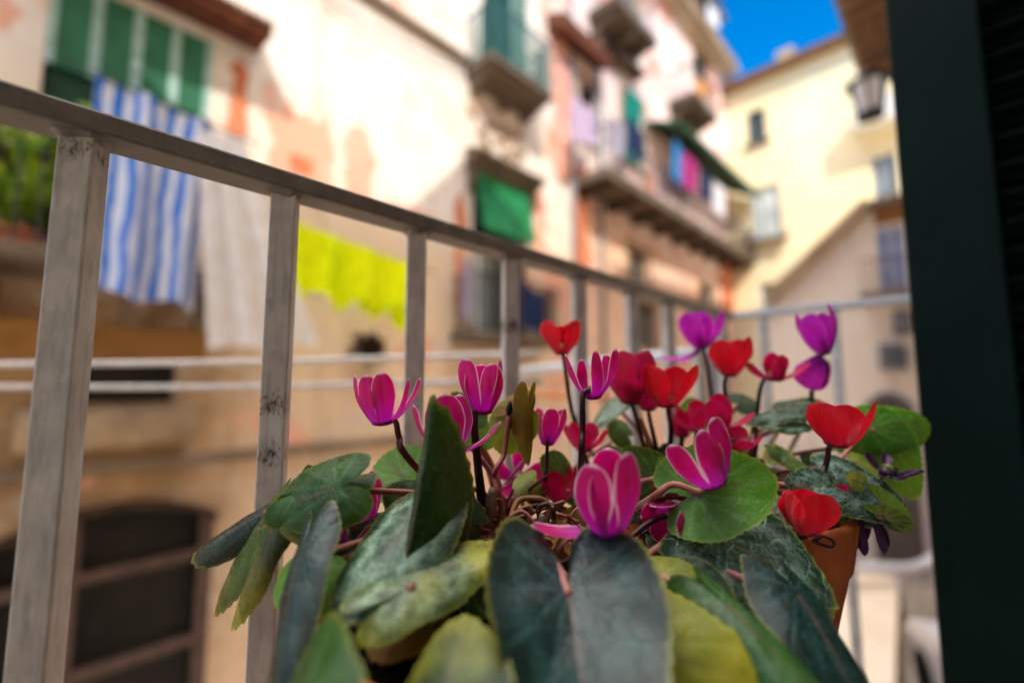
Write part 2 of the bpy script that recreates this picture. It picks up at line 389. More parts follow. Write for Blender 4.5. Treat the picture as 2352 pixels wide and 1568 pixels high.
# ------------------------------------------------------------------ wall with openings
def wallY(mb, u0, u1, z0, z1, Y, holes, depth=.22, mi=0):
    us = sorted({u0, u1, *[h[0] for h in holes], *[h[1] for h in holes]}); zs = sorted({z0, z1, *[h[2] for h in holes], *[h[3] for h in holes]})
    us = [u for u in us if u0 <= u <= u1]; zs = [z for z in zs if z0 <= z <= z1]
    for i in range(len(us)-1):
        for j in range(len(zs)-1):
            cu, cz = (us[i]+us[i+1])/2, (zs[j]+zs[j+1])/2
            if any(h[0] < cu < h[1] and h[2] < cz < h[3] for h in holes): continue
            mb.quad((us[i], Y, zs[j]), (us[i+1], Y, zs[j]), (us[i+1], Y, zs[j+1]), (us[i], Y, zs[j+1]), mi=mi)
    for a, b, c, d in holes:
        mb.quad((a, Y, c), (a, Y, d), (a, Y+depth, d), (a, Y+depth, c), mi=mi); mb.quad((b, Y, d), (b, Y, c), (b, Y+depth, c), (b, Y+depth, d), mi=mi)
        mb.quad((a, Y, d), (b, Y, d), (b, Y+depth, d), (a, Y+depth, d), mi=mi); mb.quad((b, Y, c), (a, Y, c), (a, Y+depth, c), (b, Y+depth, c), mi=mi)
def wallX(mb, v0, v1, z0, z1, X, holes, depth=.2):
    vs = sorted({v0, v1, *[h[0] for h in holes], *[h[1] for h in holes]}); zs = sorted({z0, z1, *[h[2] for h in holes], *[h[3] for h in holes]})
    for i in range(len(vs)-1):
        for j in range(len(zs)-1):
            cu, cz = (vs[i]+vs[i+1])/2, (zs[j]+zs[j+1])/2
            if any(h[0] < cu < h[1] and h[2] < cz < h[3] for h in holes): continue
            mb.quad((X, vs[i+1], zs[j]), (X, vs[i], zs[j]), (X, vs[i], zs[j+1]), (X, vs[i+1], zs[j+1]))
    for a, b, c, d in holes:
        mb.quad((X, a, d), (X, a, c), (X+depth, a, c), (X+depth, a, d)); mb.quad((X, b, c), (X, b, d), (X+depth, b, d), (X+depth, b, c))
        mb.quad((X, b, d), (X, a, d), (X+depth, a, d), (X+depth, b, d)); mb.quad((X, a, c), (X, b, c), (X+depth, b, c), (X+depth, a, c))
def rectY(x0, x1, ytop, ybot, Y, xr=None):       # opening seen between those pixels on the wall
    xm = (x0+x1)/2; a = onY(x0, (ytop+ybot)/2, Y).x; b = onY(x1, (ytop+ybot)/2, Y).x
    return (a, b, onY(xm, ybot, Y).z, onY(xm, ytop, Y).z)
def rectX(x0, x1, ytop, ybot, X):
    xm = (x0+x1)/2; a = onX(x1, (ytop+ybot)/2, X).y; b = onX(x0, (ytop+ybot)/2, X).y
    return (a, b, onX(xm, ybot, X).z, onX(xm, ytop, X).z)

def railing(parent, u0, u1, y0, y1, z0, z1, mat, step=.13, name='railing', t=.016):
    """iron railing of a facade balcony: front and two returns"""
    r = MB()
    for z in (z0+.06, z1):
        r.bar((u0, y0, z), (u1, y0, z), .03); r.bar((u0, y0, z), (u0, y1, z), .03); r.bar((u1, y0, z), (u1, y1, z), .03)
    n = max(2, int((u1-u0)/step))
    for k in range(n+1):
        u = u0+(u1-u0)*k/n; r.bar((u, y0, z0), (u, y0, z1), t)
    for u in (u0, u1):
        k = int((y1-y0)/step)
        for j in range(1, k): y = y0+(y1-y0)*j/k; r.bar((u, y, z0), (u, y, z1), t)
    return r.build(name, mat, parent)

# ------------------------------------------------------------------ row house on the left across the street
YA = 6.0
A = empty('row_house', (4, YA, 0), 'old cream and peach plastered house across the lane with green blinds and balconies', 'house')
uA0, uA1 = -7.0, onY(1312, 300, YA).x
h_blind = rectY(95, 488, 40, 300, YA); h_blind = (h_blind[0], h_blind[1], CAM.z+1.15, onY(480, 92, YA).z)
h_arch = rectY(-60, 486, 1150, 1500, YA); h_arch = (h_arch[0], h_arch[1], .02, onY(300, 1160, YA).z)
h_low = rectY(120, 405, 828, 925, YA)
h_mid = rectY(1085, 1208, 405, 772, YA); h_mid = (h_mid[0], h_mid[1], onY(1150, 775, YA).z, onY(1150, 395, YA).z)
h_up = rectY(1108, 1216, -120, 215, YA); h_up = (h_up[0], h_up[1], onY(1160, 218, YA).z, onY(1160, -110, YA).z)
m = MB(); ztA = 15.5
wallY(m, uA0, uA1, 0, ztA, YA, [h_blind, h_low, h_mid, h_up, h_arch])
m.box(uA0, uA1, YA+.26, YA+7, 0.01, ztA)
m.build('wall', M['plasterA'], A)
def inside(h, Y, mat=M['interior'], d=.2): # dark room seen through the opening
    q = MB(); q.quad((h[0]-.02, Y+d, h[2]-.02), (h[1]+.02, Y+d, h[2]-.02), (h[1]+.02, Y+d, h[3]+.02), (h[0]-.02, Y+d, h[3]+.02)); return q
# big green slatted blind, pulled half way
f = MB(); w0, w1, wz0, wz1 = h_blind
inside(h_blind, YA).build('window', M['interior'], A)
b = MB(); zb = onY(455, 262, YA).z
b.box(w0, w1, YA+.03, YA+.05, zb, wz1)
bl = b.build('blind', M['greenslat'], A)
s = MB()
for k in range(5):
    u = w0+(w1-w0)*(.02+.24*k); s.box(u-.04, u+.04, YA+.012, YA+.028, zb, wz1)
s.build('blind_tape', M['tealpale'], bl)
sh = MB(); sh.box(w0+.02, w1-.02, YA+.10, YA+.14, wz0, zb-.005); sh.build('window_shutter', simple('dark_green_wood', '#123c28', .6, .3, .3, 6), A)
# rusty canopy over the blind
c0 = onY(330, 0, YA-.55); c1 = onY(622, 158, YA-.55)
cz = c1.z; m = MB()
zf_ = max(onY(608, 128, YA-.55).z, wz1+.02); ca = h_blind[0]-.3; cb = max(c1.x, h_blind[1]+.1)
for k in range(3): pass
m.prism([(ca, YA, zf_+.30), (ca, YA-.55, zf_+.08), (ca, YA-.55, zf_), (ca, YA, zf_+.10)], (cb-ca, 0, 0))
can = m.build('canopy', M['rust'], A)
e = MB()
n = 22; tilem = simple('brown_clay_tile', '#6d4a36', .8, .2, .4, 6)
for k in range(n):
    u = ca+(cb-ca)*(k+.5)/n; e = MB(); e.tube([(u, YA-.02, zf_+.33), (u, YA-.60, zf_+.10)], .05, 8); e.build('roof_tile', tilem, can, smooth=True)
# balcony under it
m = MB(); m.box(w0-1.4, w1+.25, YA-.85, YA, CAM.z+.98, CAM.z+1.12); bal = m.build('balcony', M['slab'], A, bevel=.02)
railing(bal, w0-1.35, w1+.2, YA-.82, YA, CAM.z+1.12, CAM.z+2.05, M['iron'])
for u in (w0-1.1, w0-.2, w0+.8, w1+.05):
    m = MB(); m.prism([(u-.08, YA, CAM.z+.98), (u-.08, YA-.7, CAM.z+.98), (u-.08, YA-.6, CAM.z+.8), (u-.08, YA, CAM.z+.55)], (.16, 0, 0)); m.build('corbel', M['cornice'], bal)
# ochre zone below the balcony, dirt and painted shade: set-back masonry band
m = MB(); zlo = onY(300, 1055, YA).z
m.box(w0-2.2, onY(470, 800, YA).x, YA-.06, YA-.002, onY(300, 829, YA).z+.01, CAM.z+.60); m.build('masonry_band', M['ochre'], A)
# low dark opening with a rounded pale sill
inside(h_low, YA).build('window', M['interior'], A)
m = MB(); pr = []
for k in range(9):
    a = PI*k/8-.5*PI; pr.append((YA-.16-.16*math.cos(a), (h_low[2]-.22)+.2*math.sin(a)))
m.prism([(h_low[0]-.2, y, z) for y, z in pr]+[(h_low[0]-.2, YA+.0, h_low[2]-.02), (h_low[0]-.2, YA, h_low[2]-.42)], (h_low[1]-h_low[0]+.35, 0, 0))
m.build('window_sill', M['stone'], A)
# string course
m = MB(); z = onY(880, 1012, YA).z
m.box(uA0, onY(960, 1005, YA).x, YA-.10, YA-.002, z-.05, z+.07); m.build('string_course', M['cornice'], A, bevel=.015)
m = MB(); z2 = onY(900, 60, YA).z
m.box(uA0, h_up[0]-.28, YA-.12, YA-.002, onY(1090, 158, YA).z-.05, onY(1090, 158, YA).z+.07); m.build('cornice', M['cornice'], A, bevel=.02)
# arched ground floor window with wooden bars
aw0, aw1, az0, az1 = h_arch
inside(h_arch, YA).build('window', M['interior'], A)
m = MB(); sp = az1-.26; N = 16
top = [(aw0+(aw1-aw0)*k/N, YA-.012, sp+.26*math.sin(PI*k/N)**.8) for k in range(N+1)]
m.poly([(aw0-.01, YA-.012, az1+.02), *[t_ for t_ in top], (aw1+.01, YA-.012, az1+.02)][::-1]); m.build('arch_spandrel', M['plasterA'], A)
m = MB()
rows = [[Vector((p[0], YA-.09, p[2]+o)) for p in top] for o in (-.02, .07)]; m.grid(rows); 
rows = [[Vector((p[0], y, p[2]-.02)) for p in top] for y in (YA-.09, YA+.15)]; m.grid(rows); m.build('arch_trim', M['darkwood'], A)
m = MB(); brown = simple('brown_painted_wood', '#57433a', .6, .3, .25, 10)
uv1 = onY(165, 1300, YA).x
m.box(uv1-.05, uv1+.05, YA+.02, YA+.10, az0, az1-.03); m.box(aw1-.13, aw1-.01, YA+.02, YA+.10, az0, sp+.1); m.box(aw0+.01, aw0+.1, YA+.02, YA+.10, az0, sp+.1)
for py in (1325, 1545): z = onY(220, py, YA).z; m.box(aw0, aw1, YA+.03, YA+.09, z-.05, z+.05)
m.build('window_frame', brown, A)
# orange and pink plaster strips
def strip(px0, px1, pyt, pyb, mat, name='plaster_strip', out=.012):
    """remnant of old coloured paint with a ragged outline, a thin coat on the wall"""
    a, b_, c_, d_ = rectY(px0, px1, pyt, pyb, YA); q = MB(); n = 40; rg_ = random.Random(px0); rows = []
    w_ = b_-a
    for k in range(n+1):
        z_ = c_+(d_-c_)*k/n; e0 = .5*w_*mnoise.noise(Vector((z_*2.3, px0*.37, 0)))+.4*w_*mnoise.noise(Vector((z_*11, px0*.37, 3))); e1 = .5*w_*mnoise.noise(Vector((z_*2.1, px0*.37, 9)))+.4*w_*mnoise.noise(Vector((z_*10, px0*.37, 6)))
        tp = min(1, k/3, (n-k)/3)**.5
        m_ = (a+b_)/2; rows.append([Vector((m_+(a+e0-m_)*tp, YA-out, z_)), Vector((m_+(b_+e1-m_)*tp, YA-out, z_))])
    q.grid(rows); return q.build(name, mat, A)
strip(528, 566, 140, 330, M['orange']); strip(1046, 1066, 440, 740, M['orange']); strip(795, 850, 290, 500, M['rosepink'], out=.010); strip(668, 720, 360, 400, M['orange']); strip(860, 985, 470, 505, M['rosepink']); strip(650, 700, 980, 1030, M['rosepink'])
strip(1268, 1306, 90, 420, M['rosepink'], out=.05); strip(1225, 1250, 430, 600, M['rosepink'], out=.02)
# pilaster at the right edge
r = rectY(1250, 1318, -300, 1000, YA)
# window with moulded hood, green awning and small balcony
inside(h_mid, YA).build('window', M['interior'], A)
m = MB(); ha, hb = onY(1068, 340, YA).x, onY(1222, 415, YA).x; hz = onY(1070, 338, YA).z
m.prism([(ha, YA, hz), (ha, YA-.38, hz-.14), (ha, YA-.38, hz-.20), (ha, YA-.10, hz-.36), (ha, YA, hz-.42)], (hb-ha, 0, 0))
hood = m.build('window_hood', M['slab'], A, bevel=.015)
for u in (ha+.06, hb-.14):
    m = MB(); m.prism([(u, YA, hz-.42), (u, YA-.2, hz-.30), (u, YA-.16, hz-.62), (u, YA, hz-.8)], (.1, 0, 0)); m.build('bracket', M['slab'], hood)
az_ = onY(1150, 400, YA).z; ab = onY(1150, 552, YA).z
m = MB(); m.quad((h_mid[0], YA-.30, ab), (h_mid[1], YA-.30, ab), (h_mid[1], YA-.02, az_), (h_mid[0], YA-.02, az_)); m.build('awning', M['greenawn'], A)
m = MB()
for k in (0, .36, .64, 1): u = h_mid[0]+(h_mid[1]-h_mid[0])*k; m.box(u-.035, u+.035, YA+.06, YA+.12, h_mid[2], ab+.1)
m.build('door_frame', simple('dark_green_door', '#1d3a2c', .5, .3, .3, 8), A)
m = MB(); u = h_mid[0]+(h_mid[1]-h_mid[0])*.5; m.box(h_mid[0]+.1, u, YA+.14, YA+.16, h_mid[2]+.1, ab); m.build('curtain', M['palecurtain'], A)
bs0, bs1 = onY(1060, 780, YA-.3).x, onY(1262, 780, YA-.3).x; bz = h_mid[2]
m = MB(); m.box(bs0, bs1, YA-.6, YA, bz-.17, bz-.01); b2 = m.build('balcony', M['slab'], A, bevel=.02)
railing(b2, bs0+.04, bs1-.04, YA-.56, YA, bz-.01, bz+.95, M['iron'], .11, t=.026)
# upper balcony with teal shutters
inside(h_up, YA).build('window', M['interior'], A)
for k, (a, bb, mt) in enumerate(((0., .36, 'teal'), (.40, .62, 'teal'), (.64, 1.0, 'tealpale'))):
    q = MB(); w = h_up[1]-h_up[0]; q.box(h_up[0]+w*a, h_up[0]+w*bb, YA+.02+.03*k, YA+.06+.03*k, h_up[2], h_up[3]-.03)
    o = q.build('shutter', M[mt], A)
    q = MB(); nz = int((h_up[3]-h_up[2])/.09)
    for j in range(nz):
        z = h_up[2]+.05+j*.09; q.obox(Vector((h_up[0]+w*(a+bb)/2, YA+.014+.03*k, z)), Vector((1, 0, 0)), Vector((0, .8, -.6)), Vector((0, .6, .8)), w*(bb-a)/2-.04, .004, .04)
    q.build('louvre', M[mt], o)
ub0, ub1 = onY(1096, 200, YA-.35).x, onY(1240, 270, YA-.35).x; uz = h_up[2]
m = MB(); m.box(ub0, ub1, YA-.7, YA, uz-.14, uz-.01); m.box(ub0+.06, ub1-.06, YA-.62, YA, uz-.24, uz-.141); b3 = m.build('balcony', M['slab'], A, bevel=.02)
railing(b3, ub0+.05, ub1-.05, YA-.66, YA, uz-.01, uz+1.0, simple('grey_green_iron', '#2f5c58', .5, .4, .2, 20), .12, t=.03)
for u in (ub0+.1, (ub0+ub1)/2, ub1-.24):
    m = MB(); m.prism([(u, YA, uz-.24), (u, YA-.5, uz-.24), (u, YA-.36, uz-.33), (u, YA, uz-.42)], (.14, 0, 0)); m.build('corbel', M['slab'], b3)
# stucco scrolls between hood and balcony
m = MB(); rg = random.Random(3)
for k in range(26):
    u = ub0+.1+(ub1-ub0-.2)*rg.random(); z = hz+.15+(uz-.8-hz)*rg.random(); a0 = rg.random()*6; rr = .06+.07*rg.random()
    m = MB(); m.tube([(u+rr*(1-k2/14)*math.cos(a0+k2*.5), YA-.02, z+rr*(1-k2/14)*math.sin(a0+k2*.5)) for k2 in range(12)], .025, 6); m.build('stucco_scroll', M['stone'], A, smooth=True)
# recess strip with brown sloping roof and balcony cloth, right edge of the house
m = MB(); r0 = onY(1255, 85, YA); r1 = onY(1392, 245, YA-.3)
m.prism([(r0.x, YA-.5, r0.z+.3), (r0.x, YA-.002, r0.z+.55), (r0.x, YA-.002, r0.z+.2), (r0.x, YA-.45, r0.z)], (1.9, 0, 0)); m.build('canopy', M['rust'], A)
m = MB(); m.tube([(uA1-.03, YA-.07, 0.1), (uA1-.03, YA-.07, 14)], .05, 10); tag(m.build('downpipe', M['metalgrey'], A, smooth=True))
m = MB(); m.box(uA0, uA1, YA-.45, YA+.3, ztA, ztA+.25); m.build('roof_eave', M['brownwood'], A)
m = MB(); m.prism([(uA0, YA-.5, ztA+.251), (uA0, YA+7, ztA+.251), (uA0, YA+3.5, ztA+2)], (uA1-uA0, 0, 0)); m.build('roof', M['rooftile'], A)

# ------------------------------------------------------------------ second row house, receding
uB0, uB1 = uA1+.003, 18.3
B = empty('row_house', (13, YA, 0), 'pink and white plastered house further down the lane with long balcony under green canopy', 'house')
m = MB(); ztB = 16.6
w_s = [rectY(1442, 1490, 572, 650, YA), rectY(1606, 1640, 655, 705, YA), rectY(1448, 1512, 690, 800, YA)]
w_b = [rectY(1428, 1478, 225, 385, YA), rectY(1540, 1575, 330, 440, YA), rectY(1330, 1372, 190, 330, YA)]
w_t = [rectY(1420, 1462, -140, 0, YA), rectY(1596, 1624, 120, 200, YA), rectY(1385, 1420, 60, 150, YA)]
wallY(m, uB0, uB1, 0, ztB, YA, w_s+w_b+w_t); m.box(uB0, uB1, YA+.26, YA+7, .01, ztB)
m.build('wall', M['plasterB'], B)
for k, h in enumerate(w_s+w_b+w_t):
    q = inside(h, YA, d=.12); o = q.build('window', M['greywin'] if k < 3 else M['teal'] if k in (3, 6) else M['interior'], B)
    q = MB(); t_ = .09
    for a in ((h[0]-t_, h[1]+t_, h[3], h[3]+t_), (h[0]-t_, h[1]+t_, h[2]-t_, h[2])): q.box(a[0], a[1], YA-.05, YA-.002, a[2], a[3])
    for u in (h[0]-t_, h[1]): q.box(u, u+t_, YA-.05, YA-.002, h[2], h[3])
    q.build('window_surround', M['stone'], o)
# long balcony
lb = onY(1392, 385, YA-.9); lz = lb.z
m = MB(); m.box(lb.x, uB1-.05, YA-.9, YA, lz-.16, lz); lbal = m.build('balcony', M['slab'], B, bevel=.02)
railing(lbal, lb.x+.05, uB1-.1, YA-.86, YA, lz, lz+1.0, M['iron'], .15)
n = 9
for k in range(n):
    u = lb.x+.2+(uB1-lb.x-.6)*k/(n-1); m = MB(); m.prism([(u, YA, lz-.16), (u, YA-.85, lz-.16), (u, YA-.8, lz-.26), (u, YA, lz-.36)], (.2, 0, 0)); m.build('corbel', M['darkwood'], lbal)
# green canopy over the far half of the balcony
g0 = onY(1542, 292, YA-.8); g1 = uB1-.1
m = MB(); m.prism([(g0.x, YA, g0.z+.55), (g0.x, YA-1.1, g0.z+.05), (g0.x, YA-1.1, g0.z-.12), (g0.x, YA, g0.z+.48)], (g1-g0.x, 0, 0)); cn = m.build('canopy', M['darkgreen'], B)
for u in (g0.x+.1, g1-.1):
    m = MB(); m.bar((u, YA-.9, lz), (u, YA-.9, g0.z+.1), .04); m.build('canopy_post', M['iron'], cn)
# upper balconies seen from below
for (pl, pr, py, dp) in ((1418, 1512, 95, .85), (1595, 1650, 270, .85), (1612, 1668, 40, .8)):
    a = onY(pl, py-60, YA-dp); bq = onY(pr, py, YA-dp)
    q = MB(); q.box(a.x, bq.x, YA-dp, YA, bq.z-.16, bq.z); o = q.build('balcony', M['slab'], B, bevel=.02)
    railing(o, a.x+.05, bq.x-.05, YA-dp+.04, YA, bq.z, bq.z+.95, M['iron'], .16)
    for u in (a.x+.15, (a.x+bq.x)/2, bq.x-.35):
        q = MB(); q.prism([(u, YA, bq.z-.16), (u, YA-dp+.1, bq.z-.16), (u, YA-dp+.2, bq.z-.3), (u, YA, bq.z-.5)], (.16, 0, 0)); q.build('corbel', M['slab'], o)
m = MB(); zc = onY(1420, 150, YA).z
m.box(onY(1408, 150, YA).x, onY(1455, 180, YA).x, YA-.4, YA-.002, zc-.1, zc); m.build('window_hood', M['slab'], B)
for (p0, p1, a, b_) in ((1305, 1345, 380, 650), (1655, 1690, 560, 720)):
    r = rectY(p0, p1, a, b_, YA); r = (max(r[0], uB0+.05), min(r[1], uB1-.02), r[2], r[3]); q = MB(); q.box(r[0], r[1], YA-.03, YA-.002, r[2], r[3]); q.build('plaster_strip', M['orange'], B)
m = MB(); m.tube([(onY(1376, 500, YA).x, YA-.08, .1), (onY(1376, 500, YA).x, YA-.08, 12)], .05, 10); m.build('downpipe', M['metalgrey'], B, smooth=True)
m = MB(); m.box(uB0, uB1+.3, YA-.55, YA+.3, ztB, ztB+.3); m.box(uB0, uB1+.15, YA-.3, YA-.002, ztB-.25, ztB-.001); m.build('roof_cornice', M['stone'], B, bevel=.03)
m = MB(); m.prism([(uB0, YA-.6, ztB+.301), (uB0, YA+7, ztB+.301), (uB0, YA+3.5, ztB+2)], (uB1-uB0, 0, 0)); m.build('roof', M['rooftile'], B)

# ------------------------------------------------------------------ cream house closing the lane
XC = 18.32
zc_top = onX(1760, 183, XC).z
Cc = empty('closing_house', (XC+3, 2, 0), 'cream yellow house closing the end of the lane under blue sky with grey tiled roof', 'house')
hc = [rectX(1716, 1758, 252, 330, XC), rectX(1724, 1792, 428, 552, XC), rectX(2004, 2062, 352, 478, XC), rectX(1745, 1800, 648, 720, XC)]
m = MB(); wallX(m, -6, 7.5, 0, zc_top, XC, hc); m.box(XC+.22, XC+8, -6, 7.5, .01, zc_top); m.build('wall', M['plasterC'], Cc)
for k, h in enumerate(hc):
    q = MB(); q.quad((XC+.14, h[1], h[2]), (XC+.14, h[0], h[2]), (XC+.14, h[0], h[3]), (XC+.14, h[1], h[3]))
    o = q.build('window', M['glass'] if k != 1 else M['palecurtain'], Cc)
    q = MB(); w = .06
    q.box(XC+.08, XC+.13, h[0], h[0]+w, h[2], h[3]); q.box(XC+.08, XC+.13, h[1]-w, h[1], h[2], h[3]); q.box(XC+.08, XC+.13, h[0], h[1], h[3]-w, h[3]); q.box(XC+.08, XC+.13, (h[0]+h[1])/2-.03, (h[0]+h[1])/2+.03, h[2], h[3])
    q.build('window_frame', M['frame'] if k else simple('dark_frame', '#2d3a38', .5, .3, .2, 8), o)
    q = MB(); q.box(XC-.16, XC-.002, h[0]-.15, h[1]+.15, h[2]-.10, h[2]-.01); q.build('window_sill', M['slab'], o)
h = hc[1]; q = MB()
q.box(XC-.45, XC-.165, h[0]-.3, h[1]+.2, h[2]-.14, h[2]-.02); bo = q.build('balcony', M['slab'], Cc)
q = MB()
for k in range(12): y = h[0]-.25+(h[1]-h[0]+.4)*k/11; q.bar((XC-.42, y, h[2]-.02), (XC-.42, y, h[2]+.85), .015)
q.bar((XC-.42, h[0]-.25, h[2]+.86), (XC-.42, h[1]+.15, h[2]+.86), .03); q.build('railing', M['metalgrey'], bo)
h = hc[2]; q = MB(); q.box(XC-.8, XC-.002, h[0]-.8, h[1]+.3, h[3]+.75, h[3]+1.55); q.build('balcony', M['frame'], Cc, bevel=.03)
m = MB(); m.box(XC-.45, XC+.2, -6, 7.5, zc_top, zc_top+.22); m.build('roof_eave', M['brownwood'], Cc)
m = MB(); m.prism([(XC-.5, -6, zc_top+.221), (XC+8, -6, zc_top+.221), (XC+4, -6, zc_top+1.6)], (0, 13.5, 0)); m.build('roof', M['rooftile'], Cc)
m = MB(); q0 = onX(1806, 150, XC+1.5); m.box(XC+1.3, XC+1.9, q0.y-.3, q0.y+.3, zc_top+.4, zc_top+1.75); m.build('chimney', M['stone'], Cc)
m = MB(); zz = onX(1740, 600, XC).z; m.box(XC-.06, XC-.002, -6, 5.9, zz-.05, zz+.05) if False else None

# ------------------------------------------------------------------ lower beige house with raking roof line, nearer on the right
XE = 14.0
E = empty('side_house', (XE+1.5, 1.5, 0), 'beige house on the right of the lane with sloping parapet and blue curtained window', 'house')
p_hi = onX(2000, 486, XE); p_lo = onX(1780, 692, XE)
he = [rectX(2012, 2084, 520, 672, XE)]
m = MB(); wallX(m, -5, p_hi.y, 0, p_hi.z, XE, he)
m.poly([(XE, p_lo.y+.5, 0), (XE, p_hi.y, 0), (XE, p_hi.y, p_hi.z), (XE, p_lo.y, p_lo.z), (XE, p_lo.y+.5, p_lo.z-.4)]); m.box(XE+.22, XE+4, -5, p_hi.y, .01, p_hi.z-.01)
m.poly([(XE+.01, p_hi.y+.001, p_hi.z), (XE+4, p_hi.y+.001, p_hi.z), (XE+4, p_lo.y, p_lo.z), (XE+.01, p_lo.y, p_lo.z)]); m.build('wall', M['plasterE'], E)
m = MB(); dv = Vector((0, p_lo.y-p_hi.y, p_lo.z-p_hi.z)).normalized(); nrm = Vector((0, -dv.z, dv.y)); nrm = nrm if nrm.z > 0 else -nrm
cc = (Vector((XE, p_hi.y, p_hi.z))+Vector((XE, p_lo.y, p_lo.z)))/2+nrm*.15
m.obox(cc, Vector((1, 0, 0)), dv, nrm, .28, (p_hi-p_lo).length/2+.1, .15); m.build('sloping_parapet', M['stone'], E, bevel=.02)
m = MB(); m.box(XE-.3, XE+.3, -5, p_hi.y+.05, p_hi.z+.005, p_hi.z+.2); m.build('roof_eave', M['cornice'], E)
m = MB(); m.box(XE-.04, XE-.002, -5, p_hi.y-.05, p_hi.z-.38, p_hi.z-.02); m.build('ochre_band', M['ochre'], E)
h = he[0]; q = MB(); q.quad((XE+.1, h[1], h[2]), (XE+.1, h[0], h[2]), (XE+.1, h[0], h[3]), (XE+.1, h[1], h[3])); o = q.build('window', M['bluecurtain'], E)
q = MB(); q.box(XE-.02, XE+.08, h[0], h[0]+.07, h[2], h[3]); q.box(XE-.02, XE+.08, h[1]-.07, h[1], h[2], h[3]); q.box(XE+.02, XE+.08, (h[0]+h[1])/2-.03, (h[0]+h[1])/2+.03, h[2], h[3]); q.build('window_frame', M['frame'], o)
q = MB(); q.box(XE-.6, XE-.002, h[0]-.5, h[1]+.3, h[2]-.16, h[2]-.02); bo = q.build('balcony', M['cornice'], E)
q = MB()
for k in range(14): y = h[0]-.45+(h[1]-h[0]+.7)*k/13; q.bar((XE-.56, y, h[2]-.02), (XE-.56, y, h[2]+.75), .016)
q.bar((XE-.56, h[0]-.45, h[2]+.76), (XE-.56, h[1]+.25, h[2]+.76), .03); q.build('railing', simple('rusty_iron', '#6b4a42', .6, .3, .3, 20), bo)
r = rectX(2000, 2112, 905, 1290, XE); q = MB(); N = 14
pts = [(XE-.01, r[0]+(r[1]-r[0])*k/N, r[3]-.35+.35*math.sin(PI*k/N)**.7) for k in range(N+1)]
q.poly([(XE-.01, r[0], .02)]+pts+[(XE-.01, r[1], .02)]); dr = q.build('door', M['greywin'], E)
q = MB(); q.tube([Vector(p)+Vector((-.03, 0, 0)) for p in pts], .06, 6); q.build('door_arch', M['metalgrey'], dr)
# condenser and vent hanging on that wall
r = rectX(2020, 2082, 788, 850, XE-.2); ac = empty('air_conditioner', (XE-.2, (r[0]+r[1])/2, r[2]), 'dark grey air conditioner box mounted on the beige house wall', 'air conditioner')
m = MB(); m.box(XE-.34, XE-.004, r[0], r[1], r[2], r[3]); m.build('casing', M['metalgrey'], ac, bevel=.02)
m = MB(); yc, zc_ = (r[0]+r[1])/2-.08, (r[2]+r[3])/2
for k in range(6): m.tube([Vector((XE-.35, yc+(.04+.035*k)*math.cos(a), zc_+(.04+.035*k)*math.sin(a))) for a in [2*PI*j/20 for j in range(21)]], .007, 5)
m.build('fan_grille', M['iron'], ac)
r = rectX(2052, 2092, 712, 768, XE-.1); vb = empty('meter_box', (XE, (r[0]+r[1])/2, r[2]), 'small grey meter box on the beige wall under the balcony', 'meter box')
m = MB(); m.box(XE-.16, XE-.004, r[0], r[1], r[2], r[3]); m.build('box', M['greywin'], vb, bevel=.01); m = MB(); m.box(XE-.175, XE-.161, r[0]+.05, r[1]-.05, r[2]+.05, r[3]-.05); m.build('box_door', M['metalgrey'], vb)

# ------------------------------------------------------------------ houses on the near side (behind and right of the lens)
H = empty('balcony_house', (-1, -3.5, 0), 'warm white house carrying the flower balcony, rising behind the lens', 'house')
m = MB(); hz_top = CAM.z+9.3
dh = (-.9, .7, CAM.z-.95, CAM.z+1.5)
mm = MB(); wallY(mm, -9, 5.2, 0, hz_top, 0, [dh])
m.v = [(a, -.46-b, c) for a, b, c in mm.v]; m.f = [tuple(reversed(f)) for f in mm.f]; m.uv = mm.uv; m.mi = mm.mi
m.box(-9, 5.2, -7, -.72, .01, hz_top); m.build('wall', M['plasterH'], H)
for (ga, gp, gb) in ((-7.6, -5.3, -3.5), (-1.2, .1, 1.7)):  # unseen gables added to throw slanted shadows on the blinds opposite
    q = MB(); q.prism([(ga, -.2, hz_top+.205), (gb, -.2, hz_top+.205), (gp, -.2, hz_top+1.65)], (0, -3.0, 0)); q.build('added_shadow_gable', M['plasterH'], H)
m = MB(); m.box(-9.2, 5.2, -7.2, -.16, hz_top, hz_top+.2); m.build('roof_eave', M['brownwood'], H)
m = MB(); m.prism([(-9.2, -7.2, hz_top+.201), (-9.2, -.16, hz_top+.201), (-9.2, -3.6, hz_top+1.8)], (14.4, 0, 0)); m.build('roof', M['rooftile'], H)
m = MB(); m.quad((dh[0], -.70, dh[2]), (dh[1], -.70, dh[2]), (dh[1], -.70, dh[3]), (dh[0], -.70, dh[3])); m.build('door', M['interior'], H)
m = MB(); m.box(-1.3, 1.06, -.458, .42, CAM.z-1.09, CAM.z-.95); m.build('balcony_slab', M['slab'], H, bevel=.01)
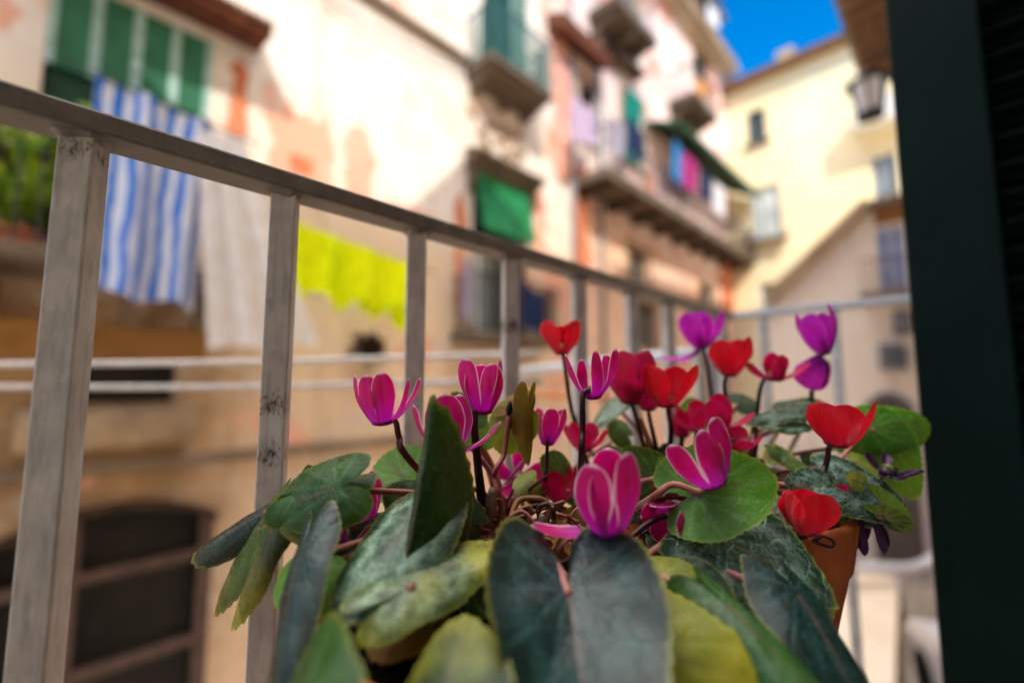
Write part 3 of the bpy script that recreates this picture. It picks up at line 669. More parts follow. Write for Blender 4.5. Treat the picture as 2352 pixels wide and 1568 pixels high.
# louvred shutter leaf of the balcony door, opened outwards
SU = .80; s_v = onX(2098, 784, SU).y
LF = empty('door_shutter', (SU, s_v-.25, CAM.z-.94), 'tall dark green wooden shutter leaf standing open at the right edge', 'shutter')
sz0, sz1 = CAM.z-.93, CAM.z+1.5
m = MB(); m.box(SU, SU+.04, s_v-.09, s_v, sz0, sz1); m.box(SU, SU+.04, -.455, -.455+.08, sz0, sz1)
for z in (sz0+.05, CAM.z-.25, sz1-.1): m.box(SU+.002, SU+.038, -.375, s_v-.09, z-.06, z+.06)
m.build('shutter_frame', M['shutter'], LF, bevel=.004)
m = MB(); z = sz0+.13
while z < sz1-.15:
    if abs(z-(CAM.z-.25)) > .07: m.obox(Vector((SU+.024, (-.375+s_v-.09)/2, z)), Vector((0, 1, 0)), Vector((.75, 0, .66)), Vector((-.66, 0, .75)), (s_v-.09+.375)/2, .022, .004)
    z += .036
m.build('louvre', simple('black_green_paint', '#010705', .8, .05, .2, 6), LF)
m = MB(); m.box(SU+.034, SU+.0385, -.375, s_v-.09, sz0, sz1); m.build('backing_panel', M['shutter'], LF)

# neighbour on the near side, brown eave overhead
D = empty('near_row_house', (9, -3, 0), 'brown house on the near side with deep timber eave at upper right', 'house')
ez = 7.2; ev = onY(1940, 60, 1).z
ray_ = ray(1940, 62); ev = ez*ray_.y/ray_.z
m = MB(); m.box(5.25, 13.6, -6, -.1, .01, CAM.z+ez+1.9); m.build('wall', M['plasterD'], D)
m = MB(); m.box(5.25, 13.4, -.098, ev, CAM.z+ez, CAM.z+ez+.12); ea = m.build('roof_eave', simple('pale_eave_timber', '#9c8a76', .75, .2, .25, 4), D)
for k in range(18):
    u = 5.4+.45*k; m = MB(); m.box(u, u+.09, -.098, ev-.06, CAM.z+ez-.12, CAM.z+ez-.002); m.build('rafter', M['brownwood'], ea)
m = MB(); m.prism([(5.25, ev+.06, CAM.z+ez+.121), (5.25, -.095, CAM.z+ez+.121), (5.25, -.095, CAM.z+ez+.6)], (8.15, 0, 0)); m.build('eave_tiling', M['rooftile'], D)
m = MB(); m.prism([(5.25, .5, CAM.z+ez+1.901), (5.25, -6, CAM.z+ez+1.901), (5.25, -3, CAM.z+ez+3)], (8.35, 0, 0)); m.build('roof', M['rooftile'], D)
# wall lantern
lp = P(1996, 222, 8.4)
L_ = empty('wall_lantern', lp, 'black framed wall lantern with pale glass hanging under the eave', 'lantern')
m = MB(); m.lathe([(.02, .50), (.15, .44), (.34, .30), (.36, .25), (.30, .25)], lp, 24); m.tube([lp+Vector((0, 0, .48)), lp+Vector((0, 0, .62)), lp+Vector((0, -.4, .68)), Vector((lp.x, -.1, lp.z+.6))], .022, 8)
for k in range(6):
    a = 2*PI*k/6; m.bar(lp+Vector((.29*math.cos(a), .29*math.sin(a), .25)), lp+Vector((.19*math.cos(a), .19*math.sin(a), -.36)), .045)
m.lathe([(.0, -.46), (.21, -.41), (.22, -.33), (.0, -.33)], lp, 24); m.build('lantern_frame', M['lampblack'], L_)
m = MB(); m.lathe([(.0, .22), (.27, .24), (.175, -.31), (.0, -.32)], lp, 6); m.build('lantern_glass', M['opal'], L_)

# ------------------------------------------------------------------ street objects bottom right
g = []
def onZ(px, py, Z):
    r = ray(px, py); return CAM + r*((Z-CAM.z)/r.z)
zt = .55
cs = [onZ(1935, 1308, zt), onZ(2062, 1326, zt), onZ(2052, 1600, zt), onZ(1800, 1600, zt)]
bw = empty('stone_block', (cs[0]+cs[1]+cs[2]+cs[3])/4-Vector((0, 0, zt)), 'pale stone landing with tan edge down in the lane beside white car', 'landing')
m = MB(); m.prism([Vector((c.x, c.y, 0.003)) for c in cs][::-1], (0, 0, zt-.06)); m.build('base', M['kerb'], bw)
m = MB(); ctr = (cs[0]+cs[1]+cs[2]+cs[3])/4
m.prism([Vector((c.x, c.y, zt-.055))+(Vector((c.x-ctr.x, c.y-ctr.y, 0)).normalized()*.04) for c in cs][::-1], (0, 0, .055)); m.build('top_slab', M['palestone'], bw, bevel=.02)
a_, b_ = onZ(1930, 1300, zt+.35), onZ(2150, 1296, zt+.35)
hr = empty('street_handrail', (a_.x, a_.y, 0), 'white pipe handrail at the far edge of the stone landing', 'handrail')
m = MB(); m.tube(crom([a_, a_.lerp(b_, .4)+Vector((0, 0, -.03)), a_.lerp(b_, .75)+Vector((0, 0, -.05)), b_+Vector((0, 0, .12))], 6), .09, 10); m.build('rail', M['whitepipe'], hr, smooth=True)
m = MB()
for q in (a_, a_.lerp(b_, .6)): m.tube([Vector((q.x, q.y, .003)), q], .04, 8)
m.build('post', M['whitepipe'], hr, smooth=True)
cp = onZ(2440, 1760, .9); cp.z = 0
car = empty('parked_car', cp, 'small white parked car with red tail lights below beside the stone landing', 'car')
ca_ = R(20); cu = Vector((math.cos(ca_), math.sin(ca_), 0)); cw = Vector((-math.sin(ca_), math.cos(ca_), 0))
prof = [(-1.7, .35), (-1.75, .75), (-1.62, .98), (-1.25, 1.42), (-.1, 1.5), (.55, 1.02), (1.55, .85), (1.75, .6), (1.7, .35)]
cp2 = cp + cw*-.55 + cu*1.3
m = MB(); m.prism([cp2+cu*x+cw*-.76+Vector((0, 0, z)) for x, z in prof], cw*1.52); m.build('body', M['carwhite'], car, bevel=.06)
m = MB(); m.quad(*[cp2+cu*x+cw*y+Vector((0, 0, z)) for x, y, z in ((-1.60, -.6, 1.06), (-1.60, .6, 1.06), (-1.30, .55, 1.40), (-1.30, -.55, 1.40))][::-1]); m.build('rear_window', M['carglass'], car)
for sgn in (-1, 1):
    m = MB(); m.obox(cp2+cu*-1.74+cw*(.58*sgn)+Vector((0, 0, .82)), cu, cw, Vector((0, 0, 1)), .03, .10, .12); m.build('tail_light', M['taillight'], car, bevel=.015)
    m = MB(); m.quad(*[cp2+cu*x+cw*(.775*sgn)+Vector((0, 0, z)) for x, z in ((-1.35, 1.0), (.35, 1.0), (-.12, 1.42), (-1.15, 1.36))]); m.build('side_window', M['carglass'], car)
    for x in (-1.1, 1.1):
        m = MB(); c_ = cp2+cu*x+cw*(.70*sgn)+Vector((0, 0, .31))
        m.tube([c_-cw*.09, c_+cw*.09], .3, 20); m.build('wheel', M['tyre'], car)

# ------------------------------------------------------------------ our balcony railing
VR = .35
zt_ = P(620, 402, 1).z
hz0 = CAM.z+.148
spots = []
RL = empty('balcony_railing', (.5, VR, CAM.z-.95), 'weathered off white iron balcony railing with rust spots crossing the picture', 'railing')
bu = [onY(px, 560 if px > 700 else 620, VR).x for px in (168, 648, 957, 1172, 1327, 1447)]
stp = (bu[-1]-bu[0])/5
us = [bu[0]-2*stp, bu[0]-stp]+bu
while us[-1]+stp < 1.0: us.append(us[-1]+stp)
sp_pts = [onY(612, 930, VR-.010), onY(598, 1050, VR-.010), onY(1178, 748, VR-.010)]
PM = paint_mat('weathered_white_paint', [((us[3], VR, sp_pts[0].z), .0130), ((us[3], VR, sp_pts[1].z), .0118), ((us[5], VR, sp_pts[2].z), .0150), ((us[2], VR, hz0-.016), .0115)])
PR = paint_mat('shaded_rail_paint', [], ('#6f6964', '#87817b'))  # darker copy of the railing paint; the handrail's shade is in the colour
uc = onY(1672, 726, VR).x
m = MB(); m.box(-1.0, uc+.014, VR-.013, VR+.013, hz0-.007, hz0+.007); m.build('handrail', PR, RL, bevel=.002)
m = MB(); m.box(uc-.012, uc+.014, -.455, VR-.0135, hz0-.0065, hz0+.0065); m.build('handrail', simple('clean_white_paint', '#bdbbbd', .4, .4, .1, 60), RL, bevel=.002)
rot = R(-30)
for k, u in enumerate(us):
    m = MB(); ax = Vector((math.cos(rot), math.sin(rot), 0)); ay = Vector((-math.sin(rot), math.cos(rot), 0))
    z0, z1 = CAM.z-.95, hz0-.0075
    m.obox(Vector((u, VR, (z0+z1)/2)), ax, ay, Vector((0, 0, 1)), .0085, .0085, (z1-z0)/2); bo_ = m.build('baluster', PM, RL, bevel=.0012)
    m = MB(); rows = [[Vector((u, VR, hz0-.0072-dz))+ax*(r_*math.copysign(abs(math.cos(q))**.6, math.cos(q))*(1+.12*math.sin(5*q+k)))+ay*(r_*math.copysign(abs(math.sin(q))**.6, math.sin(q))*(1+.12*math.sin(4*q+2*k))) for q in [2*PI*j/28 for j in range(28)]] for dz, r_ in ((0, .0118), (.0012, .0112), (.003, .0094), (.0042, .0082))]
    m.grid(rows, close=True); m.build('weld_bead', PR, bo_, smooth=True)
for k in range(6):
    v = VR-.07-.12*k; m = MB()
    m.obox(Vector((uc, v, (CAM.z-.95+hz0-.007)/2)), Vector((1, 0, 0)), Vector((0, 1, 0)), Vector((0, 0, 1)), .0075, .0075, (.95+.148-.007)/2); m.build('baluster', PM, RL, bevel=.0012)

# clothes drying frame outside the railing
DR = empty('drying_rack', (uc-.3, VR+.1, CAM.z-.95), 'white tubular clothes drying arm clamped outside the balcony railing', 'drying rack')
a0 = Vector((uc-.04, VR+.02, CAM.z+.072)); d0 = P(1150, 856, 1.7)
m = MB(); m.tube([a0, d0], .013, 12); m.build('arm', M['whitepipe'], DR, smooth=True)
m = MB(); m.tube([a0+Vector((0, 0, -.10)), a0+Vector((0, 0, .09))], .008, 8); m.build('clamp', M['metalgrey'], DR)
for (pts, mat, lb_) in (([P(-60, 837, 1.0), P(560, 831, .95), P(1240, 812, .9)], 'rope', 'upper white plastic clothes line stretched outside the railing'),
                        ([P(-60, 888, 1.0), P(560, 888, .95), P(1245, 872, .9)], 'rope', 'lower white plastic clothes line stretched outside the railing')):
    m = MB(); m.tube(crom(pts, 8), .0062, 8); tag(m.build('clothes_line', M[mat], smooth=True), lb_, 'clothes line', 'clothes lines outside the railing')
m = MB(); m.tube(crom([P(1160, 902, 1.2), P(1250, 907, 1.15), P(1400, 913, 1.05)], 6), .006, 8); tag(m.build('clothes_line', M['ropeorange'], smooth=True), 'short orange clothes line low behind the pink flowers', 'clothes line', 'clothes lines outside the railing')

# ------------------------------------------------------------------ laundry across the street
def cloth(name, corners, mat, label, cat, waves=5, amp=.05, group=None, hem=0, seed=0, pinch=0):
    """corners: top left, top right, bottom right, bottom left"""
    tl, tr, br, bl_ = [Vector(c) for c in corners]; nx, ny = 48, 22; rg = random.Random(seed)
    ph = [rg.random()*6 for _ in range(4)]; rows = []; uvs = []
    nrm = (tr-tl).cross(bl_-tl).normalized()
    for j in range(ny+1):
        t = j/ny; row = []; ur = []
        for i in range(nx+1):
            s = i/nx
            p = tl.lerp(tr, s).lerp(bl_.lerp(br, s), t)
            w = amp*(.25+.75*t)*(math.sin(s*waves*2*PI+ph[0]+.6*math.sin(3*t+ph[1]))+.5*math.sin(s*waves*3.7*PI+ph[2]+t))
            p = p + nrm*w + Vector((0, 0, hem*math.sin(s*PI*3+ph[3])*t - pinch*math.sin(s*PI*2)**2*(1-t)))
            row.append(p); ur.append((s, 1-t))
        rows.append(row); uvs.append(ur)
    m = MB(); m.grid(rows, uvs); return tag(m.build(name, mat, smooth=True), label, cat, group)
YS = 4.95
def cy(px, py, Y): return onY(px, py, Y)
cloth('hanging_sheet', [cy(222, 165, YS), cy(495, 292, YS), cy(448, 712, YS), cy(178, 652, YS)], M['sheetblue'], 'blue and white striped sheet hung from the left balcony', 'sheet', 2.3, .085, hem=.03, seed=2)
cloth('hanging_sheet', [cy(452, 300, YS-.05), cy(560, 318, YS-.05), cy(728, 800, YS-.05), cy(474, 800, YS-.05)], M['sheetwhite'], 'off white sheet trailing beside the striped sheet', 'sheet', 3, .06, hem=.03, seed=5)
YN = 5.35
neon = [((668, 506), (778, 545), (764, 664), (662, 696), 'neon yellow shirt at the left end of the bright laundry'),
        ((748, 540), (790, 556), (806, 722), (752, 700), 'narrow neon yellow strip of clothing between two wider ones'),
        ((780, 546), (936, 604), (934, 708), (800, 690), 'largest neon yellow garment spread wide on the line'),
        ((818, 672), (885, 690), (880, 735), (828, 724), 'small neon yellow piece below the widest garment'),
        ((880, 690), (934, 700), (932, 765), (900, 742), 'lowest neon yellow piece at the right next to the baluster')]
for k, (a, b, c, d, lb_) in enumerate(neon):
    Yk = YN + (.1 if k > 2 else 0) + .03*(k % 2)
    cloth('shirt', [cy(*a, Yk), cy(*b, Yk), cy(*c, Yk), cy(*d, Yk)], M['neon'], lb_, 'shirt', 1.7, .055, 'neon yellow laundry', .05, seed=k+11)
m = MB(); m.tube([cy(600, 484, YN+.04), cy(940, 606, YN+.04), cy(1000, 628, YN+.04)], .012, 6); tag(m.build('clothes_line', M['iron']), 'dark clothes line carrying the neon yellow laundry', 'clothes line')
m = MB(); m.tube([cy(150, 138, YS), cy(500, 294, YS), cy(600, 335, YS)], .012, 6); tag(m.build('clothes_line', M['iron']), 'line from which the striped sheet hangs', 'clothes line')
lau = [((1312, 215), (1372, 262), (1366, 335), (1312, 318), 5.4, 'lilac', 'lilac cloth hanging beside the corner of the first house'),
       ((1440, 200), (1476, 232), (1474, 300), (1440, 262), 5.1, 'tealcloth', 'teal cloth hanging above the long balcony'),
       ((1438, 268), (1478, 305), (1480, 372), (1440, 340), 5.12, 'navy', 'navy cloth below the teal cloth on the long balcony'),
       ((1395, 262), (1436, 290), (1434, 365), (1394, 340), 5.08, 'greycloth', 'grey lilac cloth at the near end of the long balcony'),
       ((1546, 322), (1566, 340), (1568, 428), (1546, 405), 5.05, 'bluecloth', 'bright blue cloth hanging under the green canopy'),
       ((1568, 345), (1602, 375), (1600, 448), (1568, 425), 5.05, 'magcloth', 'magenta cloth next to the blue one under the canopy'),
       ((1606, 385), (1634, 408), (1634, 470), (1604, 448), 5.06, 'navy', 'dark navy cloth under the far part of the green canopy'),
       ((1640, 415), (1668, 438), (1666, 505), (1640, 480), 5.06, 'whitecloth', 'white cloth at the far end of the long balcony'),
       ((1600, 178), (1622, 196), (1622, 225), (1600, 210), 5.0, 'orangecloth', 'orange cloth on the high far balcony'),
       ((1625, 5), (1650, 30), (1650, 70), (1626, 45), 5.1, 'whitecloth', 'white cloth on the topmost balcony against the sky')]
lau.append(((1198, 648), (1252, 684), (1250, 768), (1198, 748), 5.38, 'navy', 'dark navy cloth over the right end of the small window balcony'))
lau.append(((1064, 590), (1092, 606), (1090, 740), (1064, 728), 5.38, 'greycloth', 'grey lilac cloth over the left end of the small window balcony'))
m = MB(); m.tube(crom([cy(560, -130, 5.93), cy(860, 62, 5.9), cy(1095, 178, 5.93)], 8), .014, 6); tag(m.build('cable', M['iron'], smooth=True), 'thin dark cable sagging across the sunlit upper wall of the first house', 'cable')
for k, (a, b, c, d, Yk, mt, lb_) in enumerate(lau):
    cloth('hanging_cloth', [cy(*a, Yk), cy(*b, Yk), cy(*c, Yk), cy(*d, Yk)], M[mt], lb_, 'laundry', 2, .04, seed=40+k)

# balcony plants left, dry tuft on the ledge
def bush(name, c, rx, ry, rz, n, size, mat, label, cat, seed, trunk=True, pot=False):
    rg = random.Random(seed); o = empty(name, (c.x, c.y, c.z-rz), label, cat)
    m = MB(); cl = [Vector((rg.gauss(0, .45)*rx, rg.gauss(0, .45)*ry, rg.uniform(-.8, .9)*rz)) for _ in range(16)]
    for k in range(n):
        q = c+cl[rg.randrange(16)]+Vector((rg.gauss(0, .2)*rx, rg.gauss(0, .2)*ry, rg.gauss(0, .16)*rz))
        a = Vector((rg.gauss(0, 1), rg.gauss(0, 1), rg.gauss(0, .6))).normalized(); b = a.orthogonal().normalized(); b = Matrix.Rotation(rg.random()*6, 3, a) @ b
        w = a.cross(b); s = size*rg.uniform(.6, 1.3)
        m.poly([q-b*s, q-b*s*.2+w*s*.45, q+b*s, q-b*s*.2-w*s*.45])
    m.build('foliage', mat, o)
    m = MB()
    for k in range(5): m.tube(crom([c+Vector((0, 0, -rz*1.15)), c+cl[k]*.5+Vector((0, 0, -.2*rz)), c+cl[k]], 4), [.03*rx*2]*8+[.012*rx*2], 6)
    m.build('stem', M['bark'], o)
    if pot:
        m = MB(); m.lathe([(.0, -rz*1.3-.2), (.16, -rz*1.3-.2), (.2, -rz*1.3+.06), (.18, -rz*1.3+.06), (.17, -rz*1.3)], c, 20); m.build('pot', M['terracotta'], o)
    return o
bz1 = CAM.z+1.12
bc = onY(40, 470, YA-.45); bush('balcony_shrub', Vector((bc.x, bc.y, bz1+.75)), .45, .3, .5, 1500, .07, M['bush'], 'leafy yellow green shrub on the balcony at the left edge', 'shrub', 5, pot=True)
bc = onY(205, 560, YA-.3); bush('balcony_shrub', Vector((bc.x, bc.y, bz1+.5)), .25, .2, .35, 600, .06, M['bush'], 'small green shrub half hidden behind the striped sheet', 'shrub', 6, pot=True)
bc = onY(850, 800, YA-.12); bush('wall_tuft', Vector((bc.x, bc.y, bc.z)), .22, .12, .17, 500, .06, M['dryplant'], 'dark brown dry tuft growing from the wall under the yellow laundry', 'dry plant', 8)

# ------------------------------------------------------------------ terracotta bowl with cyclamen
RIMZ = CAM.z-.096
def camxy(r, f): q = RT*r+FH*f; return Vector((q.x, q.y, RIMZ))
BC = camxy(-.006, .268)-Vector((0, 0, .020)); BC2 = camxy(.179, .394)
def make_pot(c, rad, hgt, label):
    o = empty('flower_pot', (c.x, c.y, c.z-hgt), label, 'flower pot', 'terracotta pots on the balcony'); k = rad; m = MB()
    m.lathe([(.01, -hgt), (k*.50, -hgt), (k*.53, -hgt+.008), (k*.90, -.046), (k*.915, -.040), (k*.94, -.037), (k*.955, -.030), (k, -.004), (k*.99, -.001), (k*.96, 0), (k*.925, -.001), (k*.905, -.008), (k*.86, -.04), (.01, -.05)], c, 96)
    m.build('pot', M['terracotta'], o, smooth=True)
    m = MB(); rows = []
    for j in range(16):
        r = k*.89*j/15+.001; rows.append([c+Vector((r*math.cos(2*PI*a/60), r*math.sin(2*PI*a/60), -.014+.010*(1-j/15)+.004*mnoise.noise(Vector((r*90*math.cos(2*PI*a/60), r*90*math.sin(2*PI*a/60), 0))))) for a in range(60)])
    m.grid(rows, close=True); m.build('soil', M['soil'], o, smooth=True)
make_pot(BC, .098, .180, 'terracotta pot under the pink cyclamen, mostly hidden by its leaves')
make_pot(BC2, .0905, .20, 'terracotta pot of the red cyclamen, its lit side showing at right')
bm_ = (BC+BC2)/2; bd = (BC2-BC); bd.z = 0; bd.normalize(); bn = Vector((-bd.y, bd.x, 0)); zb0 = RIMZ-.2005
ST = empty('plant_bench', (bm_.x, bm_.y, CAM.z-.95), 'wooden bench under the terracotta pots on the balcony', 'bench')
m = MB(); m.obox(Vector((bm_.x, bm_.y, zb0-.012)), bd, bn, Vector((0, 0, 1)), .25, .11, .011); m.build('seat', M['brownwood'], ST, bevel=.003)
for a in (-1, 1):
    for b in (-1, 1):
        m = MB(); p0 = Vector((bm_.x, bm_.y, 0))+bd*(.21*a)+bn*(.08*b); m.box(p0.x-.015, p0.x+.015, p0.y-.015, p0.y+.015, CAM.z-.95, zb0-.0235); m.build('leg', M['brownwood'], ST)

MP = dict(
    pink=petal_mat('pink_petal', '#bd003a', '#dc0f78', '#b80fae', '#ffdcf0', 1.0, .45),
    red=petal_mat('red_petal', '#e00a14', '#e81428', '#a00628', '#ee2448', .2, .45),
    crimson=petal_mat('crimson_petal', '#cc0838', '#d81260', '#8f0638', '#e03070', .3, .45),
    magenta=petal_mat('magenta_petal', '#cc14b8', '#da2ccc', '#8f0c86', '#ee70e0', .5, .45),
    wilt=petal_mat('wilted_petal', '#37093a', '#4c1150', '#1f0422', '#5f2a66', .4, .2))
ML = dict(
    dark=leaf_mat('leaf_dark_green', '#09220e', '#0f2f14', '#4f7c5a', '#5f7a2c', silv=.55),
    blue=leaf_mat('leaf_blue_green', '#041917', '#0a2b28', '#437370', '#5b7440', silv=.42),
    mid=leaf_mat('leaf_mid_green', '#1a4612', '#2a5e18', '#86a878', '#7f9a35', silv=.5, trans=.3),
    fresh=leaf_mat('leaf_fresh_green', '#437a1a', '#589522', '#aac88a', '#8fae35', silv=.3, trans=.38),
    veined=leaf_mat('leaf_pale_veined', '#0a2b20', '#16402c', '#a9c9b4', '#7d9658', silv=.75, netv=.75),
    silver=leaf_mat('leaf_silver_marbled', '#0c2c16', '#163d1f', '#8fae92', '#7d9658', silv=.85),
    yellow=leaf_mat('leaf_yellowing', '#6d7d20', '#8c9430', '#b4ba6a', '#a3a238', '#c9bb30', silv=.3, trans=.4),
    dry=leaf_mat('leaf_dry_brown', '#7d4a1a', '#95601f', '#8d7a3a', '#7a5a20', '#8f8a24', silv=.2, trans=.3, rough=.6))
MS = dict(pinkstalk=stalk_mat('stalk_wine', '#4c1a1c', '#6d2f2c'), pale=stalk_mat('stalk_pale_pink', '#94534a', '#b0776a'), dark=stalk_mat('stalk_dark', '#2a0f12', '#44191a'),
          green=stalk_mat('stalk_green', '#5c6a2a', '#7f7d3c'), dry=stalk_mat('stalk_dry', '#7a4f2a', '#9a6c3c'))

def soilz(): return RIMZ-.027
def crown(px, py):   # point on the soil seen at that pixel
    r = ray(px, py); return CAM + r*((soilz()-CAM.z)/r.z)

pinkP = empty('cyclamen_plant', crown(1180, 1235), 'nearest cyclamen with pink petals edged in white and dark marbled leaves', 'potted plant')
redP = empty('cyclamen_plant', crown(1560, 1165), 'red flowered cyclamen behind and right of the pink one', 'potted plant')
magP = empty('cyclamen_plant', crown(1720, 1120), 'magenta flowered cyclamen at the back of the bowl by the railing corner', 'potted plant')

def flower(plant, mouth, d, tip, petals, mat, L=.034, W=.0145, mr=.0062, stalk=None, smat='pinkstalk', flare=31, cup=.35, seed=0, label=None, hook=True, srad=.0019):
    """mouth pixel + depth; tip = (right,up,toward) axis; petals = [(azimuth, lean, scale, twist)], azimuth 0 faces the lens"""
    rg = random.Random(seed); c = P(mouth[0], mouth[1], d); A_ = camdir(*tip)
    e1 = camdir(0, 0, 1); e1 = (e1-A_*e1.dot(A_)).normalized(); e2 = e1.cross(A_); e2 = e2 if e2.dot(RT) > 0 else -e2
    m = MB(); ns, nt = 22, 11
    for (az, lean, sc, tw) in petals:
        sk = R(rg.uniform(-9, 9)); a = R(az); rho = e1*math.cos(a)+e2*math.sin(a); tang = -e1*math.sin(a)+e2*math.cos(a)
        l = L*sc; cen = [c + rho*mr*.9]; dirs = []
        for i in range(ns+1):
            s = i/ns; fl = flare*(1-s*1.75) if lean < 60 else flare*.6*(1-s*2.2)
            th = R(lean+fl+3*math.sin(5*s+az)); dv = (rho*math.sin(th)+A_*math.cos(th)+tang*math.sin(sk)*math.sin(PI*s*.9)).normalized(); dirs.append(dv)
            if i: cen.append(cen[-1]+dv*l/ns)
        rows = []; uvs = []; ph = rg.random()*6
        for i in range(ns+1):
            s = i/ns; dv = dirs[i]; nr = tang.cross(dv).normalized(); 
            prof = (.40+.60*min(1, s/.55)**.8) if s < .55 else 1
            if s > .55: prof = max(0., 1-((s-.55)/.452)**2.7)**.52
            w = W*.5*sc*prof+.0001; q = Matrix.Rotation(R(tw)*s, 3, dv); tg = q @ tang; nn = q @ nr
            row = []; ur = []
            for j in range(nt+1):
                t = 2*j/nt-1
                off = -cup*w*(t*t)*(1-.4*s)+.05*w*math.sin(9*s+ph+2*t)*abs(t)+.10*w*math.exp(-(t*5)**2)*-1
                sgn = 1 if nn.dot(rho) > 0 else -1
                row.append(cen[i]+tg*(w*t)+nn*(sgn*off)); ur.append(((t+1)/2, s))
            rows.append(row); uvs.append(ur)
        m.grid(rows, uvs)
    # short tube closing the mouth
    rows = [[c+(e1*math.cos(2*PI*k/20)+e2*math.sin(2*PI*k/20))*r+A_*z for k in range(20)] for r, z in ((mr*.25, .0012), (mr*.62, -.0012), (mr*.95, -.0002), (mr*1.05, .0022), (mr*.8, .005), (mr*.2, .006))]
    uvs = [[(.5, v)]*20 for v in (0, .02, .04, .10, .14, .1)]; m.grid(rows, uvs, close=True)
    o = m.build('flower', mat, plant, smooth=True)
    if label: o['label'] = label
    q = MB(); rows = [[c+(e1*math.cos(2*PI*k/15)+e2*math.sin(2*PI*k/15))*(r*(1+(.5 if k % 3 == 0 else 0)*g))+A_*z for k in range(15)] for r, z, g in ((mr*.45, .004, 0), (mr*.55, .0065, 1), (mr*.15, .0085, 0))]
    q.grid(rows, close=True); q.build('calyx', MS['green'], o, smooth=True)
    if stalk:
        pts = [c+A_*.0075, c+A_*.011+e2*.001] if hook == 2 else [c+A_*.004-e1*.000]
        pts += [P(*s_) if len(s_) == 3 else crown(*s_) for s_ in stalk]
        cp_ = crom(pts, 7); q = MB(); nn = len(cp_); q.tube(cp_, [srad*(.8+.5*k/nn) for k in range(nn)], 9); q.build('flower_stalk', MS[smat], o, smooth=True)
    return o
def five(seed, lean=8, jl=6, off=0, tw=18, sc=.12):
    rg = random.Random(seed); return [(off+72*k+rg.uniform(-12, 12), lean+rg.uniform(-jl, jl), 1-rg.random()*sc, rg.uniform(-tw, tw)) for k in range(5)]

pk = MP['pink']
# --- pink flowers
flower(pinkP, (882, 970), .285, (-.10, 1, .05), [(-70, 9, 1.0, 14), (-28, 6, .98, 18), (22, 10, 1.02, -26), (72, 25, .92, 22), (105, 33, .95, 12)], pk, W=.0142, stalk=[(908, 968, .282), (917, 1005, .285), (945, 1060, .287), (1105, 1225)], seed=1, mr=.0076)
flower(pinkP, (1110, 946), .285, (-.03, 1, .05), [(-88, 7, .86, 8), (-40, 4, 1.06, 14), (170, 0, .92, 5), (26, 6, .98, -50), (66, 10, 1.04, 16)], pk, W=.0150, stalk=[(1090, 955, .281), (1096, 1050, .287), (1108, 1150, .295), (1115, 1205)], smat='dark', seed=2, srad=.0025)
flower(pinkP, (1362, 912), .305, (-.03, 1, .05), [(-72, 22, 1.0, -8), (15, 4, .98, 35), (62, 14, 1.05, -20), (120, 6, .9, 8), (-150, 16, .8, 4)], pk, W=.0125, stalk=[(1340, 905, .298), (1338, 985, .302), (1335, 1055, .31), (1330, 1165)], smat='dark', seed=3, mr=.0058)
flower(pinkP, (1036, 1040), .272, (-.08, 1, .0), [(-75, 22, 1.0, 8), (15, 0, 1.05, 10), (78, 55, .95, 5), (140, 12, 1.0, 5), (-130, 10, .9, 5)], pk, L=.036, W=.019, stalk=[(1040, 1012, .266), (1062, 1060, .275), (1078, 1130, .285), (1100, 1215)], smat='dark', seed=4, srad=.0025)
flower(pinkP, (1258, 1018), .335, (.06, 1, .05), [(0, 5, 1, 10), (55, 10, 1.0, 10), (-65, 6, .95, -10), (130, 10, .9, 5), (-140, 6, .9, 5)], pk, L=.030, W=.013, mr=.0052, stalk=[(1258, 985, .328), (1256, 1060, .333), (1253, 1110, .34), (1260, 1180)], smat='dark', seed=5, srad=.0014)
flower(pinkP, (1395, 1215), .235, (-.10, 1, .15), [(-42, 5, 1.06, 6), (46, 5, 1.14, -8), (4, -2, .92, 40), (-82, 76, .80, 10), (160, 4, 1.0, 5)], pk, L=.041, W=.0195, mr=.0090, stalk=[(1410, 1240, .238), (1400, 1280, .245), (1340, 1260, .26), (1260, 1240)], smat='pale', seed=6)
flower(pinkP, (1640, 1108), .262, (-.48, 1, .10), [(-55, 14, 1.02, 12), (0, 5, 1.05, 22), (48, 7, 1.08, -30), (85, 9, 1.0, 20), (-110, 115, .62, 8)], pk, L=.038, W=.0155, mr=.0078, stalk=[(1608, 1128, .264), (1545, 1112, .268), (1495, 1145, .275), (1420, 1190)], smat='pale', seed=7)
# open flower facing the lens, low left
flower(pinkP, (797, 1264), .262, (.15, .1, -.95), [(0, 62, .5, 10), (72, 70, .5, 20), (144, 75, .5, -20), (216, 70, .5, 15), (288, 75, .5, 10)], pk, L=.034, W=.015, mr=.0055, seed=8, flare=40, stalk=[(815, 1262, .28), (900, 1260, .29)])
flower(pinkP, (838, 1205), .285, (-.2, 1, .1), five(9, 8), pk, stalk=[(850, 1210, .285), (930, 1250, .29)], seed=9)
flower(pinkP, (1660, 1228), .285, (.5, .7, .2), five(10, 10), pk, L=.028, stalk=[(1640, 1235, .287), (1560, 1230, .29)], seed=10)
flower(pinkP, (1190, 1100), .36, (.2, .35, .6), five(14, 45), pk, L=.024, stalk=[(1195, 1130, .36), (1210, 1190)], seed=14)
flower(pinkP, (1560, 1175), .275, (-.7, -.3, .4), five(12, 20), pk, L=.022, seed=12, stalk=[(1575, 1160, .275), (1560, 1140, .27), (1500, 1150, .28), (1440, 1190)])
